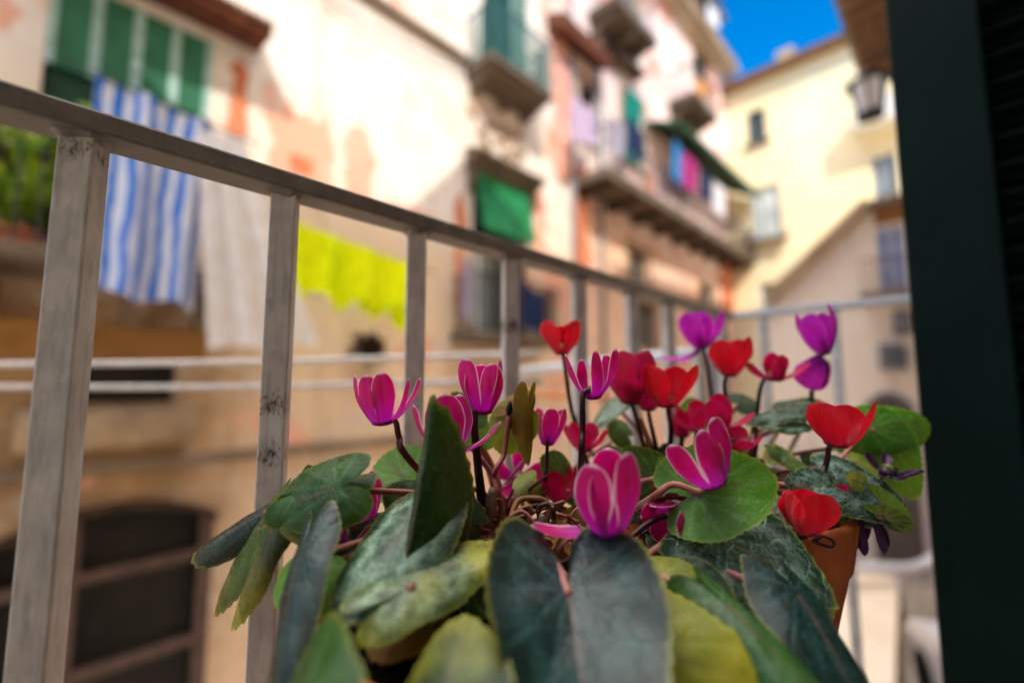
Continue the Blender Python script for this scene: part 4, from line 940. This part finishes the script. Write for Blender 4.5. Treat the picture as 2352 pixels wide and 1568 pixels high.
# --- red flowers
rd = MP['red']; cr = MP['crimson']
flower(redP, (1290, 812), .40, (0, 1, 0), [(-58, 15, 1.0, 5), (52, 15, 1.0, -5), (140, 10, .9, 5), (-140, 10, .9, 5), (180, 5, .8, 0)], rd, L=.032, W=.025, stalk=[(1296, 830, .40), (1318, 960, .41), (1370, 1050, .41), (1500, 1150)], smat='dark', seed=21)
flower(redP, (1448, 925), .38, (0, 1, 0), [(-45, 12, 1.25, 5), (50, 10, 1.25, -5), (0, 14, .72, 5), (120, 10, 1.2, 5), (-130, 8, 1.15, 5)], cr, L=.038, W=.025, mr=.008, stalk=[(1455, 940, .38), (1475, 1010, .385), (1500, 1120)], smat='dark', seed=22)
flower(redP, (1530, 932), .37, (0, 1, 0), [(-58, 22, 1.15, 5), (55, 22, 1.15, -5), (130, 12, 1, 5), (-130, 12, 1, 5)], rd, L=.034, W=.027, mr=.008, stalk=[(1535, 945, .37), (1540, 1010, .375), (1520, 1120)], smat='dark', seed=23)
flower(redP, (1675, 862), .42, (.03, 1, 0), [(-52, 18, 1.0, 5), (50, 13, 1.1, -5), (130, 10, 1, 5), (-130, 12, .9, 5)], rd, L=.036, W=.027, mr=.007, stalk=[(1664, 880, .42), (1666, 935, .42), (1650, 1030, .41), (1600, 1120)], smat='dark', seed=24)
flower(redP, (1778, 872), .42, (.03, 1, .05), [(-80, 52, 1.0, 5), (80, 50, 1.05, -5), (-15, 8, .9, 5), (20, 5, .75, 15), (170, 10, .95, 5)], cr, L=.028, W=.016, mr=.008, stalk=[(1750, 880, .42), (1738, 960, .42), (1730, 1050, .41), (1690, 1110)], smat='dark', seed=25)
flower(redP, (1655, 982), .36, (-.1, 1, .1), [(-40, 20, 1.0, 5), (75, 55, .8, -5), (10, 5, .9, 5), (-80, 80, .9, 5), (150, 10, .9, 5)], cr, L=.030, W=.017, stalk=[(1650, 1000, .365), (1610, 1100)], smat='dark', seed=26)
flower(redP, (1680, 1030), .36, (.1, .9, .2), five(27, 35), cr, L=.022, W=.018, stalk=[(1676, 1060, .36), (1640, 1110)], seed=27)
flower(redP, (1920, 1022), .32, (.12, 1, .05), [(-55, 22, 1.0, 5), (52, 16, 1.15, -5), (140, 12, .9, 5), (-140, 14, .9, 5)], rd, L=.034, W=.027, mr=.0075, stalk=[(1905, 1025, .318), (1897, 1065, .325), (1870, 1120, .33), (1800, 1180)], smat='dark', seed=28)
flower(redP, (1850, 1222), .285, (.05, 1, .1), [(8, 0, 1.0, 0), (-100, 8, .92, 5), (178, 4, .9, 0)], rd, L=.029, W=.032, mr=.006, cup=.18, stalk=[(1845, 1232, .29), (1780, 1215, .30)], smat='dark', seed=29)
flower(redP, (1340, 1032), .38, (.05, 1, 0), [(-60, 30, 1, 5), (60, 35, 1, -5), (0, 8, .8, 5), (140, 12, .9, 5), (-140, 12, .9, 5)], cr, L=.026, W=.017, stalk=[(1345, 1050, .38), (1380, 1110, .385), (1480, 1160)], smat='dark', seed=30)
flower(redP, (1565, 1000), .40, (.05, 1, 0), five(31, 20), cr, L=.028, stalk=[(1565, 1030, .4), (1560, 1120)], smat='dark', seed=31)
flower(redP, (1285, 1150), .345, (-.1, 1, 0), five(32, 16), cr, L=.030, W=.019, stalk=[(1300, 1170, .35), (1400, 1180)], smat='dark', seed=32)
flower(redP, (1905, 1128), .33, (.1, 1, .2), five(33, 20), cr, L=.014, W=.012, stalk=[(1905, 1140, .335), (1860, 1180)], smat='dark', seed=33)
flower(redP, (1488, 940), .395, (.05, 1, 0), [(-50, 14, 1.0, 5), (45, 14, 1.05, -5), (130, 12, 1, 5), (-130, 12, 1, 5)], cr, L=.032, W=.024, stalk=[(1492, 960, .395), (1510, 1040, .39), (1530, 1130)], smat='dark', seed=35)
flower(redP, (1600, 985), .385, (-.3, 1, .1), five(36, 25), cr, L=.026, W=.017, stalk=[(1600, 1005, .385), (1590, 1110)], smat='dark', seed=36)
# --- magenta, farther back
mg = MP['magenta']
flower(magP, (1612, 800), .47, (-.15, 1, .1), [(-50, 14, 1.1, 5), (50, 24, 1.1, -5), (0, 4, .9, 5), (-85, 100, 1.0, 5), (140, 12, 1, 5)], mg, L=.040, W=.024, stalk=[(1625, 840, .47), (1640, 950, .46), (1680, 1060, .44)], smat='dark', seed=41)
flower(magP, (1893, 812), .44, (-.30, 1, .0), [(-50, 12, 1.1, 5), (50, 8, 1.2, -5), (0, 2, 1.0, 5), (140, 8, 1, 5), (-140, 8, 1.1, 5)], mg, L=.042, W=.019, mr=.006, stalk=[(1885, 826, .44), (1868, 870, .44), (1850, 960, .43), (1790, 1080)], smat='dark', seed=42)
flower(magP, (1886, 824), .437, (-.55, -.80, .2), [(-15, 4, 1.05, 0), (50, 12, .9, 0)], mg, L=.036, W=.030, mr=.004, cup=.12, flare=10, seed=43)
# wilted blooms
flower(redP, (2040, 1090), .335, (.05, .8, .2), five(51, 50, 30, tw=60), MP['wilt'], L=.019, W=.008, cup=1.2, stalk=[(2020, 1098, .335), (1960, 1130, .335), (1880, 1180)], smat='dark', seed=51, label='withered purple flower at the rim')
flower(redP, (1992, 1185), .325, (.12, -1, .0), five(52, 12, 10, tw=50), MP['wilt'], L=.028, W=.008, cup=1.2, stalk=[(1975, 1165, .325), (1930, 1160, .33)], smat='dark', seed=52, label='withered dark flower hanging over the rim')

# --- leaves
TAB_T = [0, 12, 30, 55, 90, 120, 142, 155, 165, 173, 180]
TAB_R = [1.0, .93, .80, .69, .62, .60, .57, .47, .30, .14, .05]
def leaf(plant, base, tip, width, normal, mat, roll=20, bend=20, fold=0, stalk='auto', yellow=0, silver=1., label=None, seed=0, ruff=.02, twist=0, smat='pale', tipcurl=0, srad=.0019):
    rg = random.Random(seed+100); b = P(*base); t = P(*tip); Y_ = (t-b); L = Y_.length; Y_.normalize()
    N_ = camdir(*normal); N_ = (N_-Y_*N_.dot(Y_)).normalized(); X_ = Y_.cross(N_)
    nr, nt = 22, 132; rows = []; uvs = []; sil = []; vei = []; yel = []; rho_ = []; mid_ = []
    veins = [0, 27, -27, 55, -55, 88, -88, 125, -125]; ph = rg.random()*6
    W2 = width/L/1.24
    for i in range(nr+1):
        rh = i/nr if i else .004; row = []; ur = []
        for j in range(nt):
            th = -180+360*(j+.5)/nt; rr = float(np.interp(abs(th), TAB_T, TAB_R))*rh
            if i > nr-3: rr *= 1+.018*(i-nr+3)/3*math.sin(R(th)*44+ph)+.015*math.sin(R(th)*7+ph)
            x = math.sin(R(th))*rr*W2*L; y = math.cos(R(th))*rr*L
            u_, v_ = x/L, y/L
            # secondary wandering of veins
            wob = 5*math.sin(6*rh+j*.02+ph)
            dv = min(abs(th+wob*(.3 if k else .15)*(1 if k % 2 else -1)-vv-(0 if vv == 0 else math.copysign(10*rh, vv)*-1))*PI/180*rr*L for k, vv in enumerate(veins))
            vei.append(math.exp(-(dv/.0011)**2)*(1-.55*rh)*min(1, rh*6)); 
            mid_.append(math.exp(-((th-.8*math.sin(5*rh+ph))*PI/180*rr*L/.0013)**2)*(1-rh)**.7 if abs(th) < 60 else 0.)
            band = math.exp(-((rh-.60-.06*math.sin(R(th)*9+ph))/.17)**2)+.35*math.exp(-((rh-.22)/.12)**2)
            sil.append(band*silver); yel.append(max(0., min(1., yellow*(.1+1.9*max(0, v_-.35+.35*mnoise.noise(Vector((u_*4+seed, v_*4, 0))))+.7*max(0, mnoise.noise(Vector((u_*3, v_*3, seed)))))))); rho_.append(rh)
            z = ruff*L*rh*rh*math.sin(R(th)*5+ph)+.010*L*mnoise.noise(Vector((u_*6+seed, v_*6, 3.1)))-.005*L*math.exp(-(dv/.0016)**2)*rh
            # fold on the midrib then roll sideways, then bend lengthwise
            ang = R(roll)*2*abs(x)/max(width, 1e-6); k_ = R(roll)*2/max(width, 1e-6)
            if abs(k_) > 1e-4: sx = math.sin(ang)/k_*1; sz = (1-math.cos(ang))/k_
            else: sx = abs(x); sz = 0
            f_ = R(fold); sx, sz = sx*math.cos(f_)-sz*math.sin(f_), sx*math.sin(f_)+sz*math.cos(f_)
            xx = math.copysign(sx, x); zz = sz+z
            yb = y; kb = R(bend)/L
            if tipcurl and v_ > .55: kb = kb+R(tipcurl)/L*(v_-.55)
            if abs(kb) > 1e-4: yy = math.sin(yb*kb)/kb; zb_ = (math.cos(yb*kb)-1)/kb
            else: yy = yb; zb_ = 0
            a2 = R(twist)*v_
            xx, zz = xx*math.cos(a2)-zz*math.sin(a2), xx*math.sin(a2)+zz*math.cos(a2)
            row.append(b+X_*xx+Y_*yy+N_*(zz+zb_)); ur.append((u_+.5, v_))
        rows.append(row); uvs.append(ur)
    m = MB(); m.grid(rows, uvs)   # left open along the sinus between the two lobes
    o = m.build('leaf', mat, plant, smooth=True, attrs=dict(midrib=mid_, silver=sil, vein=vei, yellow=yel, rho=rho_))
    if label: o['label'] = label
    if stalk == 'auto':
        c = world_loc(plant); c2 = c+Vector((rg.uniform(-.02, .02), rg.uniform(-.02, .02), 0))
        mid = b.lerp(c2, .5)+Vector((0, 0, .012)); stalk_pts = [b+Y_*.003-N_*.0012, mid, c2]
    elif stalk: stalk_pts = [b+Y_*.003-N_*.0012]+[P(*s_) if len(s_) == 3 else crown(*s_) for s_ in stalk]
    else: stalk_pts = None
    if stalk_pts:
        cp_ = crom(stalk_pts, 8); q = MB(); q.tube(cp_, srad, 8); q.build('leaf_stalk', MS[smat], o, smooth=True)
    return o
# front centre, hanging towards the lens
leaf(pinkP, (1306, 1352, .203), (1388, 1930, .128), .080, (.05, .30, .95), ML['blue'], roll=28, bend=6, fold=8, silver=.8, seed=1, stalk=[(1268, 1285, .222), (1195, 1205, .258), (1150, 1240, .285), (1165, 1235)], srad=.0025, ruff=.03)
# tall folded leaf left of centre
leaf(pinkP, (925, 1318, .216), (1004, 915, .237), .086, (-.34, .06, .94), ML['dark'], roll=-46, bend=-8, fold=-46, silver=.6, seed=2, stalk=[(940, 1340, .24), (1100, 1245)], ruff=.02)
# pale marbled leaf lying to lower left with yellow tip
leaf(pinkP, (935, 1350, .204), (1172, 1218, .240), .036, (-.25, .78, .57), ML['silver'], roll=-34, bend=14, yellow=1.0, silver=1.3, seed=3, stalk=[(960, 1340, .215), (1080, 1260)])
leaf(pinkP, (950, 1195, .235), (745, 1420, .195), .052, (-.25, .75, .6), ML['silver'], roll=-30, bend=18, silver=1.5, seed=4)
# left cluster
leaf(pinkP, (690, 1128, .256), (872, 1078, .262), .044, (-.1, .92, .38), ML['mid'], roll=-110, bend=8, silver=.5, seed=5, stalk=[(780, 1200, .265), (960, 1240)])
leaf(pinkP, (772, 1120, .247), (605, 1172, .250), .046, (-.1, .50, .86), ML['mid'], roll=-42, bend=14, silver=.5, seed=55)
leaf(pinkP, (615, 1170, .278), (415, 1278, .278), .052, (-.1, .75, .66), ML['blue'], roll=-150, bend=10, silver=.9, seed=6, stalk=[(720, 1180, .28), (960, 1245)])
leaf(pinkP, (600, 1205, .272), (445, 1418, .268), .034, (-.45, .55, .7), ML['mid'], roll=-45, bend=22, silver=.9, yellow=.2, seed=7, stalk=[(680, 1200, .275), (940, 1250)])
leaf(pinkP, (638, 1185, .258), (492, 1450, .250), .032, (-.6, .5, .6), ML['blue'], roll=-120, bend=16, silver=.5, seed=8, stalk=[(720, 1210, .26), (940, 1260)], yellow=.7)
leaf(pinkP, (690, 1270, .215), (575, 1640, .165), .034, (-.5, .55, .65), ML['blue'], roll=-60, bend=22, silver=.5, seed=9)
leaf(pinkP, (720, 1300, .235), (640, 1400, .215), .034, (-.1, .6, .7), ML['fresh'], roll=-26, bend=20, silver=.3, seed=10)
leaf(pinkP, (640, 1760, .132), (705, 1405, .176), .056, (-.35, .08, .93), ML['mid'], roll=-40, bend=14, silver=.2, seed=11, stalk=None)
leaf(pinkP, (1000, 1760, .132), (1062, 1378, .182), .050, (-.15, .08, .98), ML['dark'], roll=-34, bend=16, silver=.35, yellow=.28, seed=12, stalk=None)
leaf(pinkP, (760, 1340, .245), (640, 1300, .25), .04, (0, .9, .4), ML['fresh'], roll=-20, bend=10, silver=.2, yellow=.4, seed=13)
leaf(pinkP, (770, 1230, .27), (690, 1190, .275), .022, (0, .8, .6), ML['silver'], roll=-25, bend=10, silver=1, seed=14)
leaf(pinkP, (1085, 1290, .25), (980, 1310, .235), .04, (0, .8, .6), ML['blue'], roll=-20, bend=15, silver=.6, seed=15)
leaf(pinkP, (960, 1380, .215), (850, 1500, .19), .036, (.0, .65, .75), ML['dry'], roll=-40, bend=20, silver=.0, seed=63, label='withered brown leaf low in the middle')
leaf(pinkP, (1085, 1200, .26), (1010, 1150, .25), .03, (-.2, .7, .7), ML['dark'], roll=-35, bend=20, silver=.3, seed=65)
# behind the pink flowers
leaf(pinkP, (925, 1095, .31), (870, 1045, .32), .045, (.1, .5, .8), ML['fresh'], roll=16, bend=10, silver=.2, seed=16)
leaf(pinkP, (1075, 965, .33), (1038, 900, .335), .030, (.1, .3, .95), ML['mid'], roll=12, bend=8, silver=.2, seed=17)
leaf(pinkP, (1095, 1010, .34), (1090, 955, .34), .030, (-.1, .3, .95), ML['fresh'], roll=10, bend=8, silver=.2, seed=18)
leaf(pinkP, (1185, 965, .315), (1150, 1045, .31), .036, (.1, .35, .93), ML['yellow'], roll=-30, bend=10, silver=.2, yellow=.3, seed=19, stalk=[(1168, 960, .312), (1158, 1040, .308), (1132, 1110, .305), (1165, 1215)], label='yellowing leaf curling on a tall bent stalk')
leaf(pinkP, (1172, 945, .315), (1228, 898, .318), .024, (.1, .5, .85), ML['dry'], roll=-50, bend=20, silver=0, yellow=.4, seed=20, stalk=None, label='dry brown curled leaf')
leaf(pinkP, (1212, 935, .314), (1205, 1068, .31), .022, (.55, .1, .8), ML['dry'], roll=-60, bend=-12, silver=0, yellow=.7, seed=21, stalk=None, label='dry hanging leaf strip')
leaf(pinkP, (1030, 1110, .31), (985, 1070, .30), .030, (.0, .5, .85), ML['yellow'], roll=12, bend=8, silver=.2, seed=22)
# centre right
leaf(pinkP, (1505, 1105, .325), (1432, 1030, .325), .036, (.1, .25, .95), ML['mid'], roll=14, bend=14, silver=.35, seed=23, stalk=[(1500, 1125, .325), (1450, 1190)])
leaf(pinkP, (1545, 1100, .31), (1515, 1050, .31), .018, (.1, .2, .95), ML['fresh'], roll=14, bend=14, silver=.1, seed=24)
leaf(pinkP, (1470, 1195, .32), (1500, 1160, .32), .024, (.1, .5, .85), ML['mid'], roll=14, bend=10, silver=.1, seed=25)
leaf(redP, (1600, 1135, .265), (1800, 1085, .255), .054, (-.18, .55, .80), ML['fresh'], roll=16, bend=26, silver=.35, seed=26, stalk=[(1590, 1150, .268), (1540, 1230, .275), (1480, 1290, .285)], srad=.0022)
leaf(redP, (1655, 1236, .258), (1965, 1372, .236), .072, (.12, .66, .74), ML['veined'], roll=-16, bend=24, silver=.9, seed=27)
leaf(pinkP, (1665, 1385, .208), (1985, 1680, .160), .040, (.20, .68, .70), ML['mid'], roll=-85, bend=18, silver=.4, seed=28)
leaf(pinkP, (1830, 1360, .222), (2035, 1650, .178), .050, (.35, .55, .75), ML['blue'], roll=-40, bend=20, silver=.6, seed=29)
leaf(pinkP, (1450, 1490, .196), (1790, 1570, .176), .060, (.1, .66, .74), ML['yellow'], roll=-26, bend=20, silver=.4, yellow=.6, seed=30, label='yellowing leaf in the lower right foreground')
leaf(pinkP, (1520, 1325, .235), (1640, 1385, .215), .036, (.1, .8, .55), ML['yellow'], roll=-14, bend=15, silver=.4, yellow=.4, seed=31)
leaf(pinkP, (1570, 1290, .26), (1600, 1350, .24), .03, (.1, .7, .7), ML['dark'], roll=-14, bend=10, silver=.3, seed=32)
# right side
leaf(redP, (2000, 985, .375), (2190, 960, .375), .046, (.05, .45, .88), ML['fresh'], roll=-34, bend=34, silver=.25, seed=33, stalk=[(1960, 1020, .375), (1880, 1110, .36), (1800, 1160)])
leaf(redP, (2030, 1005, .38), (2110, 1150, .365), .044, (-.1, .35, .93), ML['fresh'], roll=14, bend=8, silver=.05, yellow=.15, seed=34)
leaf(redP, (1930, 1105, .325), (2110, 1180, .306), .046, (.0, .66, .75), ML['veined'], roll=-12, bend=16, silver=1.0, seed=35)
leaf(redP, (1975, 1108, .322), (1945, 1090, .325), .016, (-.2, .6, .75), ML['yellow'], roll=10, bend=10, yellow=1.2, silver=0, seed=36)
leaf(redP, (1885, 1118, .310), (1806, 1105, .308), .026, (.0, .45, .88), ML['veined'], roll=-16, bend=14, silver=.8, seed=37)
leaf(redP, (1893, 1138, .303), (1960, 1138, .300), .016, (.0, .6, .8), ML['veined'], roll=-10, bend=10, silver=.9, seed=38)
leaf(redP, (1840, 935, .40), (1715, 965, .385), .028, (-.05, .93, .35), ML['silver'], roll=-30, bend=10, silver=1, seed=39)
leaf(magP, (1830, 935, .41), (1905, 915, .42), .034, (.05, .9, .42), ML['mid'], roll=-24, bend=12, silver=.4, seed=40)
leaf(redP, (1820, 970, .39), (1750, 978, .38), .026, (.0, .9, .42), ML['silver'], roll=-20, bend=10, silver=1.2, seed=41)
leaf(redP, (1805, 1040, .36), (1905, 1110, .34), .022, (.2, .8, .55), ML['mid'], roll=-55, bend=5, silver=.3, yellow=.5, seed=42)
leaf(redP, (1790, 1050, .36), (1770, 1020, .37), .022, (-.2, .6, .75), ML['yellow'], roll=-12, bend=5, silver=.3, yellow=.5, seed=43)
leaf(redP, (1600, 960, .42), (1590, 910, .43), .034, (0, .3, .95), ML['fresh'], roll=12, bend=10, silver=.1, seed=44)
leaf(redP, (1700, 925, .45), (1740, 915, .46), .034, (0, .8, .6), ML['dark'], roll=-12, bend=10, silver=.4, seed=45)
leaf(redP, (1420, 925, .44), (1360, 980, .42), .024, (-.3, .8, .5), ML['silver'], roll=-20, bend=10, silver=.8, seed=46)
rg = random.Random(77)
for k in range(34):   # the rest of the foliage filling the bowl
    a = rg.random()*2*PI; rr = .105*math.sqrt(rg.uniform(.05, 1)); q = BC2+Vector((rr*math.cos(a), rr*math.sin(a), 0))
    dd = (q-CAM).dot(FW)
    if dd < .24: continue
    px = 1176+FPX*(q-CAM).dot(RT)/dd; py = 784-FPX*(q-CAM).dot(UP)/dd
    hh = rg.uniform(5, 75); ll = .03*FPX/dd*rg.uniform(.8, 1.2); t = rg.random()*2*PI
    leaf(redP if dd < .42 else magP, (px, py-hh, dd), (px+ll*math.cos(t), py-hh+.35*ll*math.sin(t), dd+.012*math.sin(t)), rg.uniform(.026, .042), (rg.uniform(-.3, .3), .8, .55), ML[rg.choice(['dark', 'mid', 'mid', 'fresh', 'silver', 'yellow'])], roll=rg.uniform(-40, 10), bend=rg.uniform(5, 30), silver=rg.uniform(.2, 1), seed=200+k)

for k, (x, y, d, dx, dy, w_, mt, nr_) in enumerate([
    (1290, 1085, .35, -40, -40, .030, 'mid', (.1, .5, .85)), (1390, 1070, .36, 45, -30, .032, 'dark', (-.1, .5, .85)), (1330, 1120, .345, 60, 10, .030, 'fresh', (.1, .7, .7)),
    (1225, 1105, .335, -35, 35, .026, 'yellow', (.1, .6, .8)), (1470, 1135, .34, 55, 25, .030, 'mid', (.0, .7, .7)), (960, 1160, .30, -60, -30, .034, 'dark', (-.1, .6, .8)),
    (900, 1210, .275, -70, 20, .036, 'mid', (-.2, .7, .7)), (820, 1260, .258, -70, 45, .036, 'dark', (-.3, .6, .75)), (740, 1290, .25, -60, 60, .032, 'silver', (-.3, .6, .75)),
    (1180, 1330, .225, -50, 40, .030, 'dark', (.0, .7, .7)), (1090, 1330, .232, 30, 60, .030, 'mid', (.1, .6, .8)), (1500, 1260, .27, 50, 50, .032, 'dark', (.1, .7, .7)),
    (1580, 1340, .235, 70, 30, .036, 'dark', (.1, .75, .65)), (1745, 1180, .31, 60, -20, .032, 'dark', (.1, .7, .7)), (1830, 1200, .31, 50, 20, .030, 'mid', (.1, .7, .7)),
    (1655, 1075, .37, 50, -20, .034, 'mid', (.0, .7, .7)), (1560, 1060, .38, -45, -25, .032, 'dark', (.0, .6, .8)), (1440, 1000, .41, -40, -30, .030, 'mid', (.0, .5, .85)), (1960, 1060, .36, 60, 40, .034, 'yellow', (.1, .5, .85))]):
    leaf(pinkP if x < 1480 else redP, (x, y, d), (x+dx*.3/d*1.3, y+dy*.3/d, d-.012), w_, nr_, ML[mt], roll=-20-12*(k % 4), bend=12+4*(k % 5), silver=.3+.2*(k % 3), seed=300+k, srad=.0015)
rg = random.Random(91)
for k in range(20):
    x = rg.uniform(1040, 1620); y = rg.uniform(1010, 1130); d = rg.uniform(.30, .345) if x < 1350 else rg.uniform(.34, .39)
    q0 = (x, y, d); q2 = (1130+rg.uniform(-50, 60), 1220+rg.uniform(-10, 25)) if x < 1300 else (1500+rg.uniform(-60, 90), 1150+rg.uniform(-10, 25))
    c_ = crown(*q2); p0_ = P(*q0); m = MB(); cp_ = crom([p0_, p0_.lerp(c_, .5)+Vector((rg.uniform(-.006, .006), rg.uniform(-.006, .006), .004)), c_], 8)
    m.tube(cp_, [(.0009+.0010*j/16)*rg.uniform(.97, 1.03) for j in range(len(cp_))], 8); m.build('stalk', MS[rg.choice(['pinkstalk', 'pale', 'pinkstalk', 'dark', 'green'])], pinkP if x < 1300 else redP, smooth=True)
# --- bare stalks, buds and dry litter in the middle
def bare(plant, pts, mat, r, name='stalk', label=None):
    pts = [P(*p) if len(p) == 3 else crown(*p) for p in pts]; cp_ = crom(pts, 8); m = MB(); m.tube(cp_, r, 8); o = m.build(name, MS[mat], plant, smooth=True)
    if label: o['label'] = label
bare(pinkP, [(1005, 1030, .29), (1040, 1060, .292), (1075, 1130, .295), (1120, 1225)], 'pale', .0019)
bare(pinkP, [(1000, 1070, .285), (1040, 1105, .29), (1065, 1175, .295), (1095, 1230)], 'pale', .0017)
bare(pinkP, [(1085, 1030, .30), (1130, 1090, .30), (1150, 1160, .30), (1160, 1225)], 'pale', .0019)
bare(pinkP, [(985, 1175, .28), (1040, 1165, .282), (1110, 1170, .285), (1140, 1215)], 'pale', .0018)
bare(pinkP, [(1170, 1200, .28), (1190, 1150, .30), (1240, 1145, .30), (1262, 1165, .30), (1255, 1200, .298)], 'dry', .0019)
bare(pinkP, [(1240, 1195, .285), (1238, 1165, .287), (1262, 1158, .287), (1272, 1180, .286), (1262, 1230)], 'dark', .0016)
bare(pinkP, [(1440, 1240, .27), (1500, 1195, .275), (1570, 1175, .28), (1640, 1170, .285)], 'dark', .0018)
bare(pinkP, [(1480, 1280, .265), (1540, 1235, .268), (1590, 1180, .27)], 'pale', .0022)
bare(pinkP, [(1300, 1265, .26), (1380, 1290, .262), (1420, 1330, .25)], 'pinkstalk', .0020)
bare(redP, [(1490, 1010, .385), (1495, 1080, .385), (1500, 1150)], 'dark', .0022)
bare(redP, [(1470, 960, .385), (1500, 1040, .385), (1530, 1140)], 'dry', .0022)
bare(redP, [(1735, 960, .40), (1720, 1060, .385), (1690, 1130)], 'pinkstalk', .0024)
bare(pinkP, [(640, 1195, .258), (680, 1230, .255), (770, 1270, .255)], 'green', .0036, 'stalk')
bare(pinkP, [(650, 1180, .26), (720, 1215, .262), (800, 1245, .265), (900, 1262, .28)], 'pale', .002)
rg = random.Random(5)
for k in range(26):
    x = rg.uniform(1020, 1420); y = rg.uniform(1165, 1300); d = .30-.0006*(y-1190)
    bare(pinkP, [(x, y, d), (x+rg.uniform(-60, 60), y-rg.uniform(10, 60), d), (x+rg.uniform(-120, 120), y+rg.uniform(0, 40), d)], rg.choice(['dry', 'dark', 'pinkstalk', 'pale', 'dry']), rg.uniform(.0006, .0015), 'dry_stalk')
for k in range(22):
    x = rg.uniform(1440, 1780); y = rg.uniform(1110, 1260); d = .33-.0009*(y-1190)
    bare(redP, [(x, y, d), (x+rg.uniform(-40, 40), y-rg.uniform(10, 50), d), (x+rg.uniform(-90, 90), y+rg.uniform(0, 40), d)], rg.choice(['dark', 'pinkstalk', 'pale', 'dry']), rg.uniform(.0006, .0016), 'dry_stalk')
rg = random.Random(31)
for k in range(14):
    x = rg.uniform(1050, 1420); y = rg.uniform(1180, 1290); d = .30-.0006*(y-1190); a = rg.random()*6.3
    leaf(pinkP, (x, y, d), (x+45*math.cos(a), y+30*math.sin(a), d+.006*math.sin(a*2)), rg.uniform(.007, .014), (rg.uniform(-.6, .6), .7, .6), ML['dry'], roll=rg.uniform(-90, 60), bend=rg.uniform(-40, 60), silver=0, seed=400+k, stalk=None, ruff=.1)
# nodding buds
def bud(base, tipp, d, r, mat):
    b = P(*base, d); t = P(*tipp, d); m = MB(); n = 10
    m.tube([b.lerp(t, k/n) for k in range(n+1)], [max(.0003, r*math.sin(PI*(.12+.85*k/n))**.8) for k in range(n+1)], 12); m.build('bud', mat, pinkP, smooth=True)
bud((1130, 1120), (1125, 1212), .29, .0038, simple('bud_grey_green', '#7d7060', .6, .3, .4, 260)); bud((1245, 1180), (1242, 1235), .275, .0028, simple('bud_brown', '#6a5a50', .6, .3, .4, 260))
bud((1168, 955), (1172, 920), .312, .0022, simple('bud_black', '#1c1420', .6, .3, .3, 200))
# twig end looped over the rim
bare(redP, [(1780, 1205, .30), (1850, 1222, .29), (1895, 1232, .285), (1915, 1245, .284), (1905, 1255, .284), (1870, 1242, .285), (1885, 1232, .286)], 'dark', .0011, 'twig')

# ------------------------------------------------------------------ light, sky, camera
SUN_EL = R(41); sd = Vector((-.62, -.785, 0)).normalized()
w = bpy.data.worlds.new('World'); bpy.context.scene.world = w; w.use_nodes = True
nt = w.node_tree; bg = nt.nodes['Background']; sky = nt.nodes.new('ShaderNodeTexSky'); sky.sky_type = 'NISHITA'; sky.sun_disc = False
sky.sun_elevation = SUN_EL; sky.sun_rotation = math.atan2(sd.x, sd.y) % (2*PI); sky.altitude = 300; sky.air_density = 1.0; sky.dust_density = .3; sky.ozone_density = 4
hs = nt.nodes.new('ShaderNodeHueSaturation'); hs.inputs['Saturation'].default_value = 1.5; nt.links.new(sky.outputs[0], hs.inputs['Color'])
# unseen cloud veil high overhead, added to brighten the shaded balcony; the low sky stays clear and blue
tc = nt.nodes.new('ShaderNodeTexCoord'); sx = nt.nodes.new('ShaderNodeSeparateXYZ'); nt.links.new(tc.outputs['Generated'], sx.inputs[0])
cn_ = nt.nodes.new('ShaderNodeTexNoise'); cn_.inputs['Scale'].default_value = 3.5; cn_.inputs['Detail'].default_value = 6; nt.links.new(tc.outputs['Generated'], cn_.inputs['Vector'])
ad = nt.nodes.new('ShaderNodeMath'); ad.operation = 'MULTIPLY_ADD'; nt.links.new(cn_.outputs[0], ad.inputs[0]); ad.inputs[1].default_value = .26; nt.links.new(sx.outputs[2], ad.inputs[2])
mr_ = nt.nodes.new('ShaderNodeMapRange'); nt.links.new(ad.outputs[0], mr_.inputs[0]); mr_.inputs[1].default_value = .93; mr_.inputs[2].default_value = 1.02
mx = nt.nodes.new('ShaderNodeMix'); mx.data_type = 'RGBA'; nt.links.new(mr_.outputs[0], mx.inputs[0]); nt.links.new(hs.outputs[0], mx.inputs[6]); mx.inputs[7].default_value = (33, 32, 30.5, 1)
nt.links.new(mx.outputs[2], bg.inputs[0]); bg.inputs[1].default_value = .31
l = bpy.data.lights.new('sun', 'SUN'); l.energy = 4.9; l.angle = R(.5); l.color = (1, .93, .82)
so = bpy.data.objects.new('sun', l); C.objects.link(so)
to_sun = Vector((sd.x*math.cos(SUN_EL), sd.y*math.cos(SUN_EL), math.sin(SUN_EL))); so.rotation_euler = to_sun.to_track_quat('Z', 'Y').to_euler(); so.location = (0, 0, 30)
cd = bpy.data.cameras.new('camera'); co = bpy.data.objects.new('camera', cd); C.objects.link(co)
cd.lens = 16; cd.sensor_width = 36; cd.sensor_fit = 'HORIZONTAL'; cd.clip_start = .01; cd.clip_end = 1500
co.matrix_world = Matrix.Translation(CAM) @ Matrix((RT, UP, -FW)).transposed().to_4x4()
cd.dof.use_dof = True; cd.dof.focus_distance = .287; cd.dof.aperture_fstop = 1.8
sc = bpy.context.scene; sc.camera = co
sc.view_settings.view_transform = 'Standard'; sc.view_settings.look = 'None'; sc.view_settings.exposure = 0; sc.view_settings.gamma = 1
sc.render.engine = 'CYCLES'; sc.cycles.use_denoising = True; sc.cycles.max_bounces = 8; sc.cycles.diffuse_bounces = 5; sc.cycles.transmission_bounces = 6; sc.cycles.sample_clamp_indirect = 6
